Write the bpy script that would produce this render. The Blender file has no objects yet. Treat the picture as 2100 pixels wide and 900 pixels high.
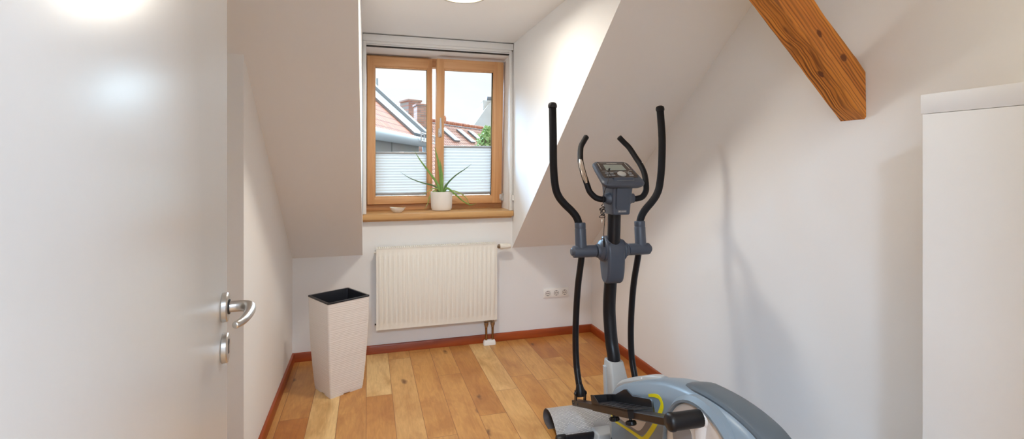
import bpy, bmesh, math, random
from mathutils import Vector, Matrix
random.seed(7)
D = bpy.data
COL = bpy.context.scene.collection
PI = math.pi

# ------------------------------------------------------------------ helpers
def lin(c):
    c = c / 255.0
    return c / 12.92 if c <= 0.04045 else ((c + 0.055) / 1.055) ** 2.4

def rgb(r, g, b):
    return (lin(r), lin(g), lin(b), 1.0)

def new_mat(name):
    m = D.materials.new(name)
    m.use_nodes = True
    nt = m.node_tree
    return m, nt, nt.nodes['Principled BSDF']

def N(nt, typ, **kw):
    n = nt.nodes.new(typ)
    for k, v in kw.items():
        if k in n.inputs.keys():
            n.inputs[k].default_value = v
        else:
            setattr(n, k, v)
    return n

def L(nt, a, b):
    nt.links.new(a, b)

def plain(name, col, rough=0.5, metal=0.0, spec=0.5, bump=0.0, bscale=200.0, vary=0.0, coat=0.0):
    """procedural material: base colour with faint noise variation and optional bump"""
    m, nt, p = new_mat(name)
    p.inputs['Roughness'].default_value = rough
    p.inputs['Metallic'].default_value = metal
    p.inputs['Specular IOR Level'].default_value = spec
    p.inputs['Coat Weight'].default_value = coat
    tc = N(nt, 'ShaderNodeTexCoord')
    nz = N(nt, 'ShaderNodeTexNoise', Scale=bscale, Detail=3.0)
    L(nt, tc.outputs['Object'], nz.inputs['Vector'])
    mx = N(nt, 'ShaderNodeMix', data_type='RGBA')
    v = vary
    mx.inputs[6].default_value = (col[0] * (1 - v), col[1] * (1 - v), col[2] * (1 - v), 1)
    mx.inputs[7].default_value = (min(1, col[0] * (1 + v)), min(1, col[1] * (1 + v)), min(1, col[2] * (1 + v)), 1)
    L(nt, nz.outputs['Fac'], mx.inputs[0])
    L(nt, mx.outputs[2], p.inputs['Base Color'])
    if bump > 0:
        b = N(nt, 'ShaderNodeBump', Strength=bump, Distance=0.002)
        L(nt, nz.outputs['Fac'], b.inputs['Height'])
        L(nt, b.outputs['Normal'], p.inputs['Normal'])
    return m

def link(o, parent=None):
    COL.objects.link(o)
    if parent is not None:
        o.parent = parent
    return o

def tag(o, label=None, cat=None, group=None, kind=None):
    if label: o['label'] = label
    if cat: o['category'] = cat
    if group: o['group'] = group
    if kind: o['kind'] = kind
    return o

def empty(name, loc=(0, 0, 0), rz=0.0, label=None, cat=None, group=None, kind=None, parent=None):
    o = D.objects.new(name, None)
    o.empty_display_size = 0.1
    o.location = loc
    o.rotation_euler = (0, 0, rz)
    link(o, parent)
    return tag(o, label, cat, group, kind)

def catmull(pts, n=8, closed=False):
    P = [Vector(p) for p in pts]
    out = []
    m = len(P)
    segs = m if closed else m - 1
    for i in range(segs):
        if closed:
            p0, p1, p2, p3 = P[(i - 1) % m], P[i], P[(i + 1) % m], P[(i + 2) % m]
        else:
            p0 = P[i - 1] if i > 0 else P[0] * 2 - P[1]
            p1, p2 = P[i], P[i + 1]
            p3 = P[i + 2] if i + 2 < m else P[-1] * 2 - P[-2]
        for k in range(n):
            t = k / n
            out.append(0.5 * ((2 * p1) + (p2 - p0) * t + (2 * p0 - 5 * p1 + 4 * p2 - p3) * t * t + (3 * p1 - p0 - 3 * p2 + p3) * t ** 3))
    if not closed:
        out.append(P[-1].copy())
    return out

class MB:
    """collects shapes and links them as one mesh object"""
    def __init__(self):
        self.bm = bmesh.new()
    def face(self, pts):
        vs = [self.bm.verts.new(p) for p in pts]
        return self.bm.faces.new(vs)
    def box(self, x0, x1, y0, y1, z0, z1, bevel=0.0, seg=2):
        b = self.bm
        v = [b.verts.new((x, y, z)) for x in (x0, x1) for y in (y0, y1) for z in (z0, z1)]
        fs = [(0, 1, 3, 2), (4, 6, 7, 5), (0, 4, 5, 1), (2, 3, 7, 6), (0, 2, 6, 4), (1, 5, 7, 3)]
        faces = [b.faces.new([v[i] for i in f]) for f in fs]
        if bevel > 0:
            es = list({e for f in faces for e in f.edges})
            bmesh.ops.bevel(b, geom=es, offset=bevel, segments=seg, affect='EDGES', profile=0.5)
        return self
    def hexa(self, c):
        """8 corners: bottom 4 then top 4 (same winding)"""
        v = [self.bm.verts.new(p) for p in c]
        for f in ((3, 2, 1, 0), (4, 5, 6, 7), (0, 1, 5, 4), (1, 2, 6, 5), (2, 3, 7, 6), (3, 0, 4, 7)):
            self.bm.faces.new([v[i] for i in f])
        return self
    def prism(self, poly, axis, a, b):
        """extrude polygon (2D) along axis from a to b. axis 0: poly=(y,z); 1: (x,z); 2: (x,y)"""
        def mk(p, t):
            if axis == 0: return (t, p[0], p[1])
            if axis == 1: return (p[0], t, p[1])
            return (p[0], p[1], t)
        A = [self.bm.verts.new(mk(p, a)) for p in poly]
        B = [self.bm.verts.new(mk(p, b)) for p in poly]
        n = len(poly)
        self.bm.faces.new(A)
        self.bm.faces.new(B[::-1])
        for i in range(n):
            self.bm.faces.new((A[i], B[i], B[(i + 1) % n], A[(i + 1) % n]))
        return self
    def loft(self, rings, cap=True, closed_ring=True):
        R = [[self.bm.verts.new(p) for p in r] for r in rings]
        n = len(R[0])
        for a, b in zip(R[:-1], R[1:]):
            for i in range(n if closed_ring else n - 1):
                j = (i + 1) % n
                self.bm.faces.new((a[i], a[j], b[j], b[i]))
        if cap:
            self.bm.faces.new(R[0][::-1])
            self.bm.faces.new(R[-1])
        return R
    def tube(self, pts, r, seg=14, cap=True, flat=1.0, up=None):
        """r: radius or list of radii. flat squashes the second axis"""
        pts = [Vector(p) for p in pts]
        n = len(pts)
        rr = r if isinstance(r, (list, tuple)) else [r] * n
        rings = []
        t0 = (pts[1] - pts[0]).normalized()
        u = Vector(up) if up else (Vector((0, 0, 1)) if abs(t0.z) < 0.9 else Vector((1, 0, 0)))
        prev = (u - t0 * u.dot(t0)).normalized()
        for i, p in enumerate(pts):
            if i == 0: t = pts[1] - pts[0]
            elif i == n - 1: t = pts[-1] - pts[-2]
            else: t = pts[i + 1] - pts[i - 1]
            t.normalize()
            prev = (prev - t * prev.dot(t)).normalized()
            w = t.cross(prev)
            rings.append([p + prev * (math.cos(2 * PI * k / seg) * rr[i] * flat) + w * (math.sin(2 * PI * k / seg) * rr[i]) for k in range(seg)])
        self.loft(rings, cap)
        return self
    def lathe(self, prof, origin, axis=(0, 0, 1), seg=32, cap=True):
        """prof: list of (r, h) along axis"""
        a = Vector(axis).normalized()
        u = Vector((1, 0, 0)) if abs(a.x) < 0.9 else Vector((0, 1, 0))
        u = (u - a * u.dot(a)).normalized()
        w = a.cross(u)
        o = Vector(origin)
        rings = [[o + a * h + u * (max(r, 1e-5) * math.cos(2 * PI * k / seg)) + w * (max(r, 1e-5) * math.sin(2 * PI * k / seg)) for k in range(seg)] for r, h in prof]
        self.loft(rings, cap)
        return self
    def build(self, name, mat, parent=None, smooth=35, bevel=0.0, label=None, kind=None):
        bmesh.ops.remove_doubles(self.bm, verts=self.bm.verts, dist=1e-6)
        bmesh.ops.recalc_face_normals(self.bm, faces=self.bm.faces)
        me = D.meshes.new(name)
        self.bm.to_mesh(me)
        self.bm.free()
        me.materials.append(mat)
        if smooth:
            me.polygons.foreach_set('use_smooth', [True] * len(me.polygons))
            me.set_sharp_from_angle(angle=math.radians(smooth))
        o = D.objects.new(name, me)
        link(o, parent)
        if bevel > 0:
            md = o.modifiers.new('bevel', 'BEVEL')
            md.width = bevel
            md.segments = 2
            md.limit_method = 'ANGLE'
            md.angle_limit = math.radians(40)
            md.harden_normals = True
        return tag(o, label, None, None, kind)

# ------------------------------------------------------------------ materials
def wall_paint():
    m, nt, p = new_mat('wall_paint')
    tc = N(nt, 'ShaderNodeTexCoord')
    nz = N(nt, 'ShaderNodeTexNoise', Scale=260.0, Detail=4.0)
    L(nt, tc.outputs['Object'], nz.inputs['Vector'])
    n2 = N(nt, 'ShaderNodeTexNoise', Scale=1.3, Detail=2.0)
    L(nt, tc.outputs['Object'], n2.inputs['Vector'])
    mx = N(nt, 'ShaderNodeMix', data_type='RGBA')
    mx.inputs[6].default_value = (0.845, 0.84, 0.835, 1)
    mx.inputs[7].default_value = (0.865, 0.86, 0.855, 1)
    L(nt, n2.outputs['Fac'], mx.inputs[0])
    L(nt, mx.outputs[2], p.inputs['Base Color'])
    p.inputs['Roughness'].default_value = 0.85
    p.inputs['Specular IOR Level'].default_value = 0.2
    b = N(nt, 'ShaderNodeBump', Strength=0.12, Distance=0.001)
    L(nt, nz.outputs['Fac'], b.inputs['Height'])
    L(nt, b.outputs['Normal'], p.inputs['Normal'])
    return m

def math_node(nt, op, a, b=None, c=None):
    n = nt.nodes.new('ShaderNodeMath')
    n.operation = op
    for i, v in enumerate((a, b, c)):
        if v is None: continue
        if isinstance(v, (int, float)): n.inputs[i].default_value = v
        else: nt.links.new(v, n.inputs[i])
    return n.outputs[0]

def floor_mat():
    m, nt, p = new_mat('oak_planks')
    tc = N(nt, 'ShaderNodeTexCoord')
    sp = N(nt, 'ShaderNodeSeparateXYZ')
    L(nt, tc.outputs['Object'], sp.inputs[0])
    x, y = sp.outputs['X'], sp.outputs['Y']
    xs = math_node(nt, 'DIVIDE', math_node(nt, 'ADD', x, 10 * 0.1465 - 0.136 + 0.1465), 0.1465)
    row = math_node(nt, 'FLOOR', xs)
    fx = math_node(nt, 'FRACT', xs)
    wn = N(nt, 'ShaderNodeTexWhiteNoise', noise_dimensions='1D')
    L(nt, row, wn.inputs['W'])
    ys = math_node(nt, 'DIVIDE', math_node(nt, 'ADD', y, math_node(nt, 'MULTIPLY', wn.outputs['Value'], 9.0)), 1.15)
    cidx = math_node(nt, 'FLOOR', ys)
    fy = math_node(nt, 'FRACT', ys)
    cb = N(nt, 'ShaderNodeCombineXYZ')
    L(nt, row, cb.inputs[0]); L(nt, cidx, cb.inputs[1])
    wn2 = N(nt, 'ShaderNodeTexWhiteNoise', noise_dimensions='3D')
    L(nt, cb.outputs[0], wn2.inputs['Vector'])
    rnd = wn2.outputs['Value']
    # grain coordinates: shifted per plank, stretched along y
    sh = N(nt, 'ShaderNodeVectorMath', operation='SCALE')
    L(nt, wn2.outputs['Color'], sh.inputs[0]); sh.inputs['Scale'].default_value = 13.0
    ad = N(nt, 'ShaderNodeVectorMath', operation='ADD')
    L(nt, tc.outputs['Object'], ad.inputs[0]); L(nt, sh.outputs[0], ad.inputs[1])
    mp = N(nt, 'ShaderNodeMapping')
    mp.inputs['Scale'].default_value = (1.0, 0.12, 1.0)
    L(nt, ad.outputs[0], mp.inputs['Vector'])
    n1 = N(nt, 'ShaderNodeTexNoise', Scale=45.0, Detail=6.0, Roughness=0.62, Distortion=1.4)
    L(nt, mp.outputs[0], n1.inputs['Vector'])
    mp2 = N(nt, 'ShaderNodeMapping')
    mp2.inputs['Scale'].default_value = (1.0, 0.4, 1.0)
    L(nt, ad.outputs[0], mp2.inputs['Vector'])
    n2 = N(nt, 'ShaderNodeTexNoise', Scale=7.0, Detail=4.0, Roughness=0.6, Distortion=0.8)
    L(nt, mp2.outputs[0], n2.inputs['Vector'])
    # knots
    mpk = N(nt, 'ShaderNodeMapping')
    mpk.inputs['Scale'].default_value = (1.0, 0.5, 1.0)
    L(nt, ad.outputs[0], mpk.inputs['Vector'])
    nd = N(nt, 'ShaderNodeTexNoise', Scale=16.0, Detail=2.0)
    L(nt, ad.outputs[0], nd.inputs['Vector'])
    ds = N(nt, 'ShaderNodeVectorMath', operation='SCALE')
    L(nt, nd.outputs['Color'], ds.inputs[0]); ds.inputs['Scale'].default_value = 0.035
    da = N(nt, 'ShaderNodeVectorMath', operation='ADD')
    L(nt, mpk.outputs[0], da.inputs[0]); L(nt, ds.outputs[0], da.inputs[1])
    vo = N(nt, 'ShaderNodeTexVoronoi', Scale=4.2)
    vo.voronoi_dimensions = '2D'
    L(nt, da.outputs[0], vo.inputs['Vector'])
    kn = N(nt, 'ShaderNodeValToRGB')
    kn.color_ramp.elements[0].position = 0.02; kn.color_ramp.elements[0].color = (1, 1, 1, 1)
    kn.color_ramp.elements[1].position = 0.085; kn.color_ramp.elements[1].color = (0, 0, 0, 1)
    L(nt, vo.outputs['Distance'], kn.inputs['Fac'])
    # only some knots kept
    spc = N(nt, 'ShaderNodeSeparateColor')
    L(nt, vo.outputs['Color'], spc.inputs[0])
    keep = math_node(nt, 'GREATER_THAN', spc.outputs[0], 0.5)
    knot = math_node(nt, 'MULTIPLY', kn.outputs['Color'], keep)
    # base colour per plank
    r1 = N(nt, 'ShaderNodeValToRGB')
    e = r1.color_ramp.elements
    e[0].position = 0.0; e[0].color = rgb(192, 126, 60)
    e[1].position = 1.0; e[1].color = rgb(236, 200, 140)
    q = r1.color_ramp.elements.new(0.5); q.color = rgb(214, 160, 92)
    L(nt, rnd, r1.inputs['Fac'])
    mA = N(nt, 'ShaderNodeMix', data_type='RGBA', blend_type='MULTIPLY')
    rg = N(nt, 'ShaderNodeValToRGB')
    rg.color_ramp.elements[0].position = 0.3; rg.color_ramp.elements[0].color = (0.72, 0.62, 0.50, 1)
    rg.color_ramp.elements[1].position = 0.62; rg.color_ramp.elements[1].color = (1.05, 1.03, 1.0, 1)
    L(nt, n1.outputs['Fac'], rg.inputs['Fac'])
    mA.inputs[0].default_value = 0.55
    L(nt, r1.outputs['Color'], mA.inputs[6]); L(nt, rg.outputs['Color'], mA.inputs[7])
    mB = N(nt, 'ShaderNodeMix', data_type='RGBA', blend_type='MULTIPLY')
    rh = N(nt, 'ShaderNodeValToRGB')
    rh.color_ramp.elements[0].position = 0.35; rh.color_ramp.elements[0].color = (0.70, 0.55, 0.40, 1)
    rh.color_ramp.elements[1].position = 0.6; rh.color_ramp.elements[1].color = (1, 1, 1, 1)
    L(nt, n2.outputs['Fac'], rh.inputs['Fac'])
    mB.inputs[0].default_value = 0.75
    L(nt, mA.outputs[2], mB.inputs[6]); L(nt, rh.outputs['Color'], mB.inputs[7])
    mC = N(nt, 'ShaderNodeMix', data_type='RGBA')
    mC.inputs[7].default_value = rgb(92, 52, 28)
    L(nt, math_node(nt, 'MULTIPLY', knot, 0.8), mC.inputs[0]); L(nt, mB.outputs[2], mC.inputs[6])
    # gaps
    g1 = math_node(nt, 'LESS_THAN', math_node(nt, 'ABSOLUTE', math_node(nt, 'SUBTRACT', fx, 0.5)), 0.4915)
    g2 = math_node(nt, 'LESS_THAN', math_node(nt, 'ABSOLUTE', math_node(nt, 'SUBTRACT', fy, 0.5)), 0.4990)
    g = math_node(nt, 'MULTIPLY', g1, g2)
    mD = N(nt, 'ShaderNodeMix', data_type='RGBA')
    mD.inputs[6].default_value = rgb(140, 88, 48)
    L(nt, g, mD.inputs[0]); L(nt, mC.outputs[2], mD.inputs[7])
    L(nt, mD.outputs[2], p.inputs['Base Color'])
    rr = math_node(nt, 'ADD', math_node(nt, 'MULTIPLY', n2.outputs['Fac'], 0.15), 0.30)
    L(nt, rr, p.inputs['Roughness'])
    p.inputs['Specular IOR Level'].default_value = 0.6
    b = N(nt, 'ShaderNodeBump', Strength=0.25, Distance=0.002)
    L(nt, math_node(nt, 'ADD', g, math_node(nt, 'MULTIPLY', n1.outputs['Fac'], 0.2)), b.inputs['Height'])
    L(nt, b.outputs['Normal'], p.inputs['Normal'])
    return m

def wood(name, cl, cd, axis=2, scale=18.0, stretch=0.06, rough=0.4, dark=None, contrast=(0.35, 0.65), knots=False, bump=0.1):
    """grain stretched along one object axis"""
    m, nt, p = new_mat(name)
    tc = N(nt, 'ShaderNodeTexCoord')
    mp = N(nt, 'ShaderNodeMapping')
    sc = [1.0, 1.0, 1.0]; sc[axis] = stretch
    mp.inputs['Scale'].default_value = sc
    L(nt, tc.outputs['Object'], mp.inputs['Vector'])
    n1 = N(nt, 'ShaderNodeTexNoise', Scale=scale, Detail=5.0, Roughness=0.6, Distortion=0.6)
    L(nt, mp.outputs[0], n1.inputs['Vector'])
    r = N(nt, 'ShaderNodeValToRGB')
    r.color_ramp.elements[0].position = contrast[0]; r.color_ramp.elements[0].color = cd
    r.color_ramp.elements[1].position = contrast[1]; r.color_ramp.elements[1].color = cl
    L(nt, n1.outputs['Fac'], r.inputs['Fac'])
    col = r.outputs['Color']
    hgt = n1.outputs['Fac']
    if dark:
        def stretched(sx, off):
            m_ = N(nt, 'ShaderNodeMapping'); q = [1.0, 1.0, 1.0]; q[axis] = sx
            m_.inputs['Scale'].default_value = q; m_.inputs['Location'].default_value = off
            L(nt, tc.outputs['Object'], m_.inputs['Vector'])
            return m_.outputs[0]
        # fine dark year rings running along the timber
        wv = N(nt, 'ShaderNodeTexWave', Scale=44.0, Distortion=7.0, Detail=2.0)
        wv.inputs['Detail Scale'].default_value = 0.8
        wv.bands_direction = 'DIAGONAL'
        L(nt, stretched(0.02, (0, 0, 0)), wv.inputs['Vector'])
        rw = N(nt, 'ShaderNodeValToRGB')
        rw.color_ramp.elements[0].position = 0.10; rw.color_ramp.elements[0].color = (1, 1, 1, 1)
        rw.color_ramp.elements[1].position = 0.55; rw.color_ramp.elements[1].color = (0, 0, 0, 1)
        L(nt, wv.outputs['Fac'], rw.inputs['Fac'])
        # red-brown heart streaks
        hs_ = N(nt, 'ShaderNodeTexNoise', Scale=17.0, Detail=3.0, Distortion=0.8)
        L(nt, stretched(0.16, (3.1, 1.7, 0.4)), hs_.inputs['Vector'])
        rs2 = N(nt, 'ShaderNodeValToRGB')
        rs2.color_ramp.elements[0].position = 0.60; rs2.color_ramp.elements[0].color = (0, 0, 0, 1)
        rs2.color_ramp.elements[1].position = 0.68; rs2.color_ramp.elements[1].color = (0.9, 0.9, 0.9, 1)
        L(nt, hs_.outputs['Fac'], rs2.inputs['Fac'])
        # weathered greyer strips
        wz = N(nt, 'ShaderNodeTexNoise', Scale=9.0, Detail=2.0)
        L(nt, stretched(0.08, (0.7, 5.2, 2.2)), wz.inputs['Vector'])
        rz_ = N(nt, 'ShaderNodeValToRGB')
        rz_.color_ramp.elements[0].position = 0.52; rz_.color_ramp.elements[0].color = (0, 0, 0, 1)
        rz_.color_ramp.elements[1].position = 0.64; rz_.color_ramp.elements[1].color = (0.6, 0.6, 0.6, 1)
        L(nt, wz.outputs['Fac'], rz_.inputs['Fac'])
        mw = N(nt, 'ShaderNodeMix', data_type='RGBA')
        L(nt, rz_.outputs['Color'], mw.inputs[0]); L(nt, col, mw.inputs[6]); mw.inputs[7].default_value = rgb(158, 108, 62)
        col = mw.outputs[2]
        nl = N(nt, 'ShaderNodeTexNoise', Scale=4.0, Detail=3.0)
        mp4 = N(nt, 'ShaderNodeMapping')
        s4 = [3.0, 3.0, 3.0]; s4[axis] = 0.7
        mp4.inputs['Scale'].default_value = s4
        L(nt, tc.outputs['Object'], mp4.inputs['Vector'])
        L(nt, mp4.outputs[0], nl.inputs['Vector'])
        rl = N(nt, 'ShaderNodeValToRGB')
        rl.color_ramp.elements[0].position = 0.40; rl.color_ramp.elements[0].color = (0.45, 0.45, 0.45, 1)
        rl.color_ramp.elements[1].position = 0.66; rl.color_ramp.elements[1].color = (1, 1, 1, 1)
        L(nt, nl.outputs['Fac'], rl.inputs['Fac'])
        f = math_node(nt, 'MAXIMUM', math_node(nt, 'MULTIPLY', rw.outputs['Color'], rl.outputs['Color']), rs2.outputs['Color'])
        if knots:
            nk_ = N(nt, 'ShaderNodeTexNoise', Scale=60.0, Detail=2.0)
            L(nt, tc.outputs['Object'], nk_.inputs['Vector'])
            for kx, ky, kz, kr in knots:
                sb = N(nt, 'ShaderNodeVectorMath', operation='SUBTRACT'); sb.inputs[1].default_value = (kx, ky, kz)
                L(nt, tc.outputs['Object'], sb.inputs[0])
                ml = N(nt, 'ShaderNodeVectorMath', operation='MULTIPLY'); ml.inputs[1].default_value = (0.72, 1, 1)
                L(nt, sb.outputs[0], ml.inputs[0])
                ln = N(nt, 'ShaderNodeVectorMath', operation='LENGTH'); L(nt, ml.outputs[0], ln.inputs[0])
                d_ = math_node(nt, 'ADD', ln.outputs['Value'], math_node(nt, 'MULTIPLY', math_node(nt, 'SUBTRACT', nk_.outputs['Fac'], 0.5), 0.012))
                rk = N(nt, 'ShaderNodeValToRGB')
                rk.color_ramp.elements[0].position = 0.45; rk.color_ramp.elements[0].color = (1.1, 1.1, 1.1, 1)
                rk.color_ramp.elements[1].position = 0.75; rk.color_ramp.elements[1].color = (0, 0, 0, 1)
                q_ = rk.color_ramp.elements.new(0.62); q_.color = (0.25, 0.25, 0.25, 1)
                L(nt, math_node(nt, 'DIVIDE', d_, kr / 0.7), rk.inputs['Fac'])
                f = math_node(nt, 'MAXIMUM', f, rk.outputs['Color'])
        mx = N(nt, 'ShaderNodeMix', data_type='RGBA')
        L(nt, math_node(nt, 'MULTIPLY', f, 0.8), mx.inputs[0])
        L(nt, col, mx.inputs[6]); mx.inputs[7].default_value = dark
        col = mx.outputs[2]
    L(nt, col, p.inputs['Base Color'])
    p.inputs['Roughness'].default_value = rough
    b = N(nt, 'ShaderNodeBump', Strength=bump, Distance=0.002)
    L(nt, hgt, b.inputs['Height'])
    L(nt, b.outputs['Normal'], p.inputs['Normal'])
    return m

def emis(name, col, s):
    m, nt, p = new_mat(name)
    p.inputs['Base Color'].default_value = col
    p.inputs['Emission Color'].default_value = col
    p.inputs['Emission Strength'].default_value = s
    return m

def glass_mat():
    m = D.materials.new('window_glass')
    m.use_nodes = True
    nt = m.node_tree
    nt.nodes.clear()
    out = N(nt, 'ShaderNodeOutputMaterial')
    t = N(nt, 'ShaderNodeBsdfTransparent')
    t.inputs['Color'].default_value = (0.96, 0.975, 0.975, 1)
    g = N(nt, 'ShaderNodeBsdfGlossy')
    g.inputs['Roughness'].default_value = 0.02
    fr = N(nt, 'ShaderNodeFresnel', IOR=1.06)
    mx = N(nt, 'ShaderNodeMixShader')
    L(nt, fr.outputs[0], mx.inputs[0])
    L(nt, t.outputs[0], mx.inputs[1]); L(nt, g.outputs[0], mx.inputs[2])
    L(nt, mx.outputs[0], out.inputs[0])
    return m

def blind_mat():
    m = D.materials.new('pleated_fabric')
    m.use_nodes = True
    nt = m.node_tree
    nt.nodes.clear()
    out = N(nt, 'ShaderNodeOutputMaterial')
    a = N(nt, 'ShaderNodeBsdfDiffuse'); a.inputs['Color'].default_value = (0.92, 0.92, 0.90, 1)
    b = N(nt, 'ShaderNodeBsdfTranslucent'); b.inputs['Color'].default_value = (0.36, 0.325, 0.30, 1)
    nz = N(nt, 'ShaderNodeTexNoise', Scale=500.0)
    tc = N(nt, 'ShaderNodeTexCoord'); L(nt, tc.outputs['Object'], nz.inputs['Vector'])
    bp = N(nt, 'ShaderNodeBump', Strength=0.1, Distance=0.001)
    L(nt, nz.outputs['Fac'], bp.inputs['Height'])
    L(nt, bp.outputs['Normal'], a.inputs['Normal'])
    mx = N(nt, 'ShaderNodeMixShader'); mx.inputs[0].default_value = 0.6
    L(nt, a.outputs[0], mx.inputs[1]); L(nt, b.outputs[0], mx.inputs[2])
    L(nt, mx.outputs[0], out.inputs[0])
    return m

def brick_like(name, c1, c2, cm, bw, bh, mortar=0.01, coord='Object', rot=(0, 0, 0), rough=0.8, offset=0.5):
    m, nt, p = new_mat(name)
    tc = N(nt, 'ShaderNodeTexCoord')
    mp = N(nt, 'ShaderNodeMapping')
    mp.inputs['Rotation'].default_value = rot
    L(nt, tc.outputs[coord], mp.inputs['Vector'])
    br = N(nt, 'ShaderNodeTexBrick', Color1=c1, Color2=c2, Mortar=cm, Scale=1.0)
    br.inputs['Brick Width'].default_value = bw
    br.inputs['Row Height'].default_value = bh
    br.inputs['Mortar Size'].default_value = mortar
    br.offset = offset
    L(nt, mp.outputs[0], br.inputs['Vector'])
    nz = N(nt, 'ShaderNodeTexNoise', Scale=1.7, Detail=5.0)
    L(nt, tc.outputs[coord], nz.inputs['Vector'])
    mx = N(nt, 'ShaderNodeMix', data_type='RGBA', blend_type='MULTIPLY')
    mx.inputs[0].default_value = 0.4
    L(nt, br.outputs['Color'], mx.inputs[6]); L(nt, nz.outputs['Color'], mx.inputs[7])
    mx2 = N(nt, 'ShaderNodeMix', data_type='RGBA'); mx2.inputs[0].default_value = 0.5
    L(nt, br.outputs['Color'], mx2.inputs[6]); L(nt, mx.outputs[2], mx2.inputs[7])
    L(nt, mx2.outputs[2], p.inputs['Base Color'])
    p.inputs['Roughness'].default_value = rough
    b = N(nt, 'ShaderNodeBump', Strength=0.6, Distance=0.02)
    L(nt, br.outputs['Fac'], b.inputs['Height']); b.invert = True
    L(nt, b.outputs['Normal'], p.inputs['Normal'])
    return m

def planter_mat():
    m, nt, p = new_mat('ridged_plastic')
    tc = N(nt, 'ShaderNodeTexCoord')
    mp = N(nt, 'ShaderNodeMapping')
    mp.inputs['Scale'].default_value = (0.28, 0.28, 1.0)
    mp.inputs['Rotation'].default_value = (0.02, -0.03, 0)
    L(nt, tc.outputs['Object'], mp.inputs['Vector'])
    nz = N(nt, 'ShaderNodeTexNoise', Scale=11.0, Detail=2.0)
    L(nt, tc.outputs['Object'], nz.inputs['Vector'])
    wv = N(nt, 'ShaderNodeTexWave', Scale=30.0, Distortion=4.0, Detail=2.0)
    wv.bands_direction = 'Z'
    wv.inputs['Detail Scale'].default_value = 1.2
    L(nt, mp.outputs[0], wv.inputs['Vector'])
    b = N(nt, 'ShaderNodeBump', Strength=0.3, Distance=0.002)
    L(nt, wv.outputs['Fac'], b.inputs['Height'])
    L(nt, b.outputs['Normal'], p.inputs['Normal'])
    p.inputs['Base Color'].default_value = rgb(236, 230, 224)
    p.inputs['Roughness'].default_value = 0.55
    return m

def mat_tread():
    m, nt, p = new_mat('diamond_plate_rubber')
    tc = N(nt, 'ShaderNodeTexCoord')
    mp = N(nt, 'ShaderNodeMapping'); mp.inputs['Rotation'].default_value = (0, 0, PI / 4)
    L(nt, tc.outputs['UV'], mp.inputs['Vector'])
    br = N(nt, 'ShaderNodeTexBrick', Scale=1.0)
    br.inputs['Brick Width'].default_value = 0.010
    br.inputs['Row Height'].default_value = 0.0050
    br.inputs['Mortar Size'].default_value = 0.0012
    br.inputs['Color1'].default_value = rgb(232, 228, 224)
    br.inputs['Color2'].default_value = rgb(214, 210, 206)
    br.inputs['Mortar'].default_value = rgb(140, 138, 140)
    L(nt, mp.outputs[0], br.inputs['Vector'])
    L(nt, br.outputs['Color'], p.inputs['Base Color'])
    b = N(nt, 'ShaderNodeBump', Strength=0.6, Distance=0.002)
    b.invert = True
    L(nt, br.outputs['Fac'], b.inputs['Height'])
    L(nt, b.outputs['Normal'], p.inputs['Normal'])
    p.inputs['Roughness'].default_value = 0.38
    p.inputs['Metallic'].default_value = 0.1
    return m

M = {}
M['wall'] = wall_paint()
M['floor'] = floor_mat()
M['base'] = wood('stained_skirting', rgb(172, 78, 24), rgb(136, 54, 14), axis=0, scale=14, stretch=0.08, rough=0.35)
M['base_y'] = wood('stained_skirting_side', rgb(172, 78, 24), rgb(136, 54, 14), axis=1, scale=14, stretch=0.08, rough=0.35)
M['oak_z'] = wood('larch_upright', rgb(222, 172, 122), rgb(202, 146, 96), axis=2, scale=30, stretch=0.03, rough=0.4)
M['oak_x'] = wood('larch_rail', rgb(222, 172, 122), rgb(202, 146, 96), axis=0, scale=30, stretch=0.03, rough=0.4)
M['sill'] = wood('oak_sill', rgb(214, 172, 118), rgb(192, 144, 88), axis=0, scale=22, stretch=0.05, rough=0.35)
M['beam'] = wood('old_timber', rgb(220, 144, 58), rgb(184, 108, 38), axis=0, scale=30, stretch=0.03, rough=0.5, dark=rgb(88, 38, 12), contrast=(0.3, 0.7), knots=[(-0.168, -0.054, 0.017, 0.015), (-0.302, -0.054, -0.006, 0.013), (-0.173, -0.013, -0.066, 0.013), (-0.55, -0.02, -0.06, 0.014)], bump=0.5)
M['white'] = plain('white_lacquer', (0.82, 0.82, 0.81, 1), 0.45, vary=0.01, bscale=30)
M['door'] = plain('white_door_lacquer', (0.67, 0.67, 0.665, 1), 0.27, vary=0.008, bump=0.03, bscale=60)
M['alu_white'] = plain('white_powder_coat', (0.80, 0.80, 0.79, 1), 0.35, vary=0.01)
M['radiator'] = plain('radiator_enamel', rgb(240, 236, 226), 0.3, vary=0.01)
M['steel'] = plain('brushed_steel', rgb(205, 202, 198), 0.32, metal=1.0, vary=0.05, bscale=80)
M['brass'] = plain('tarnished_brass', rgb(150, 112, 72), 0.4, metal=0.9, vary=0.15, bscale=60)
M['nickel'] = plain('nickel_fitting', rgb(170, 150, 128), 0.35, metal=0.9, vary=0.1)
M['glass'] = glass_mat()
M['blind'] = blind_mat()
M['blindrail'] = plain('grey_aluminium_rail', rgb(165, 165, 165), 0.4, metal=0.5, vary=0.02)
M['dark'] = plain('dark_slot', rgb(30, 30, 32), 0.6)
M['planter'] = planter_mat()
M['liner'] = plain('black_liner_plastic', rgb(38, 40, 46), 0.3, vary=0.05)
M['ceramic'] = plain('matt_white_ceramic', rgb(233, 228, 222), 0.5, vary=0.01)
M['gold'] = plain('gold_rim', rgb(206, 170, 96), 0.3, metal=0.8)
M['soil'] = plain('potting_soil', rgb(70, 52, 38), 0.95, bump=0.6, bscale=120, vary=0.3)
M['socket'] = plain('socket_plastic', rgb(242, 240, 236), 0.3)
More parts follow.
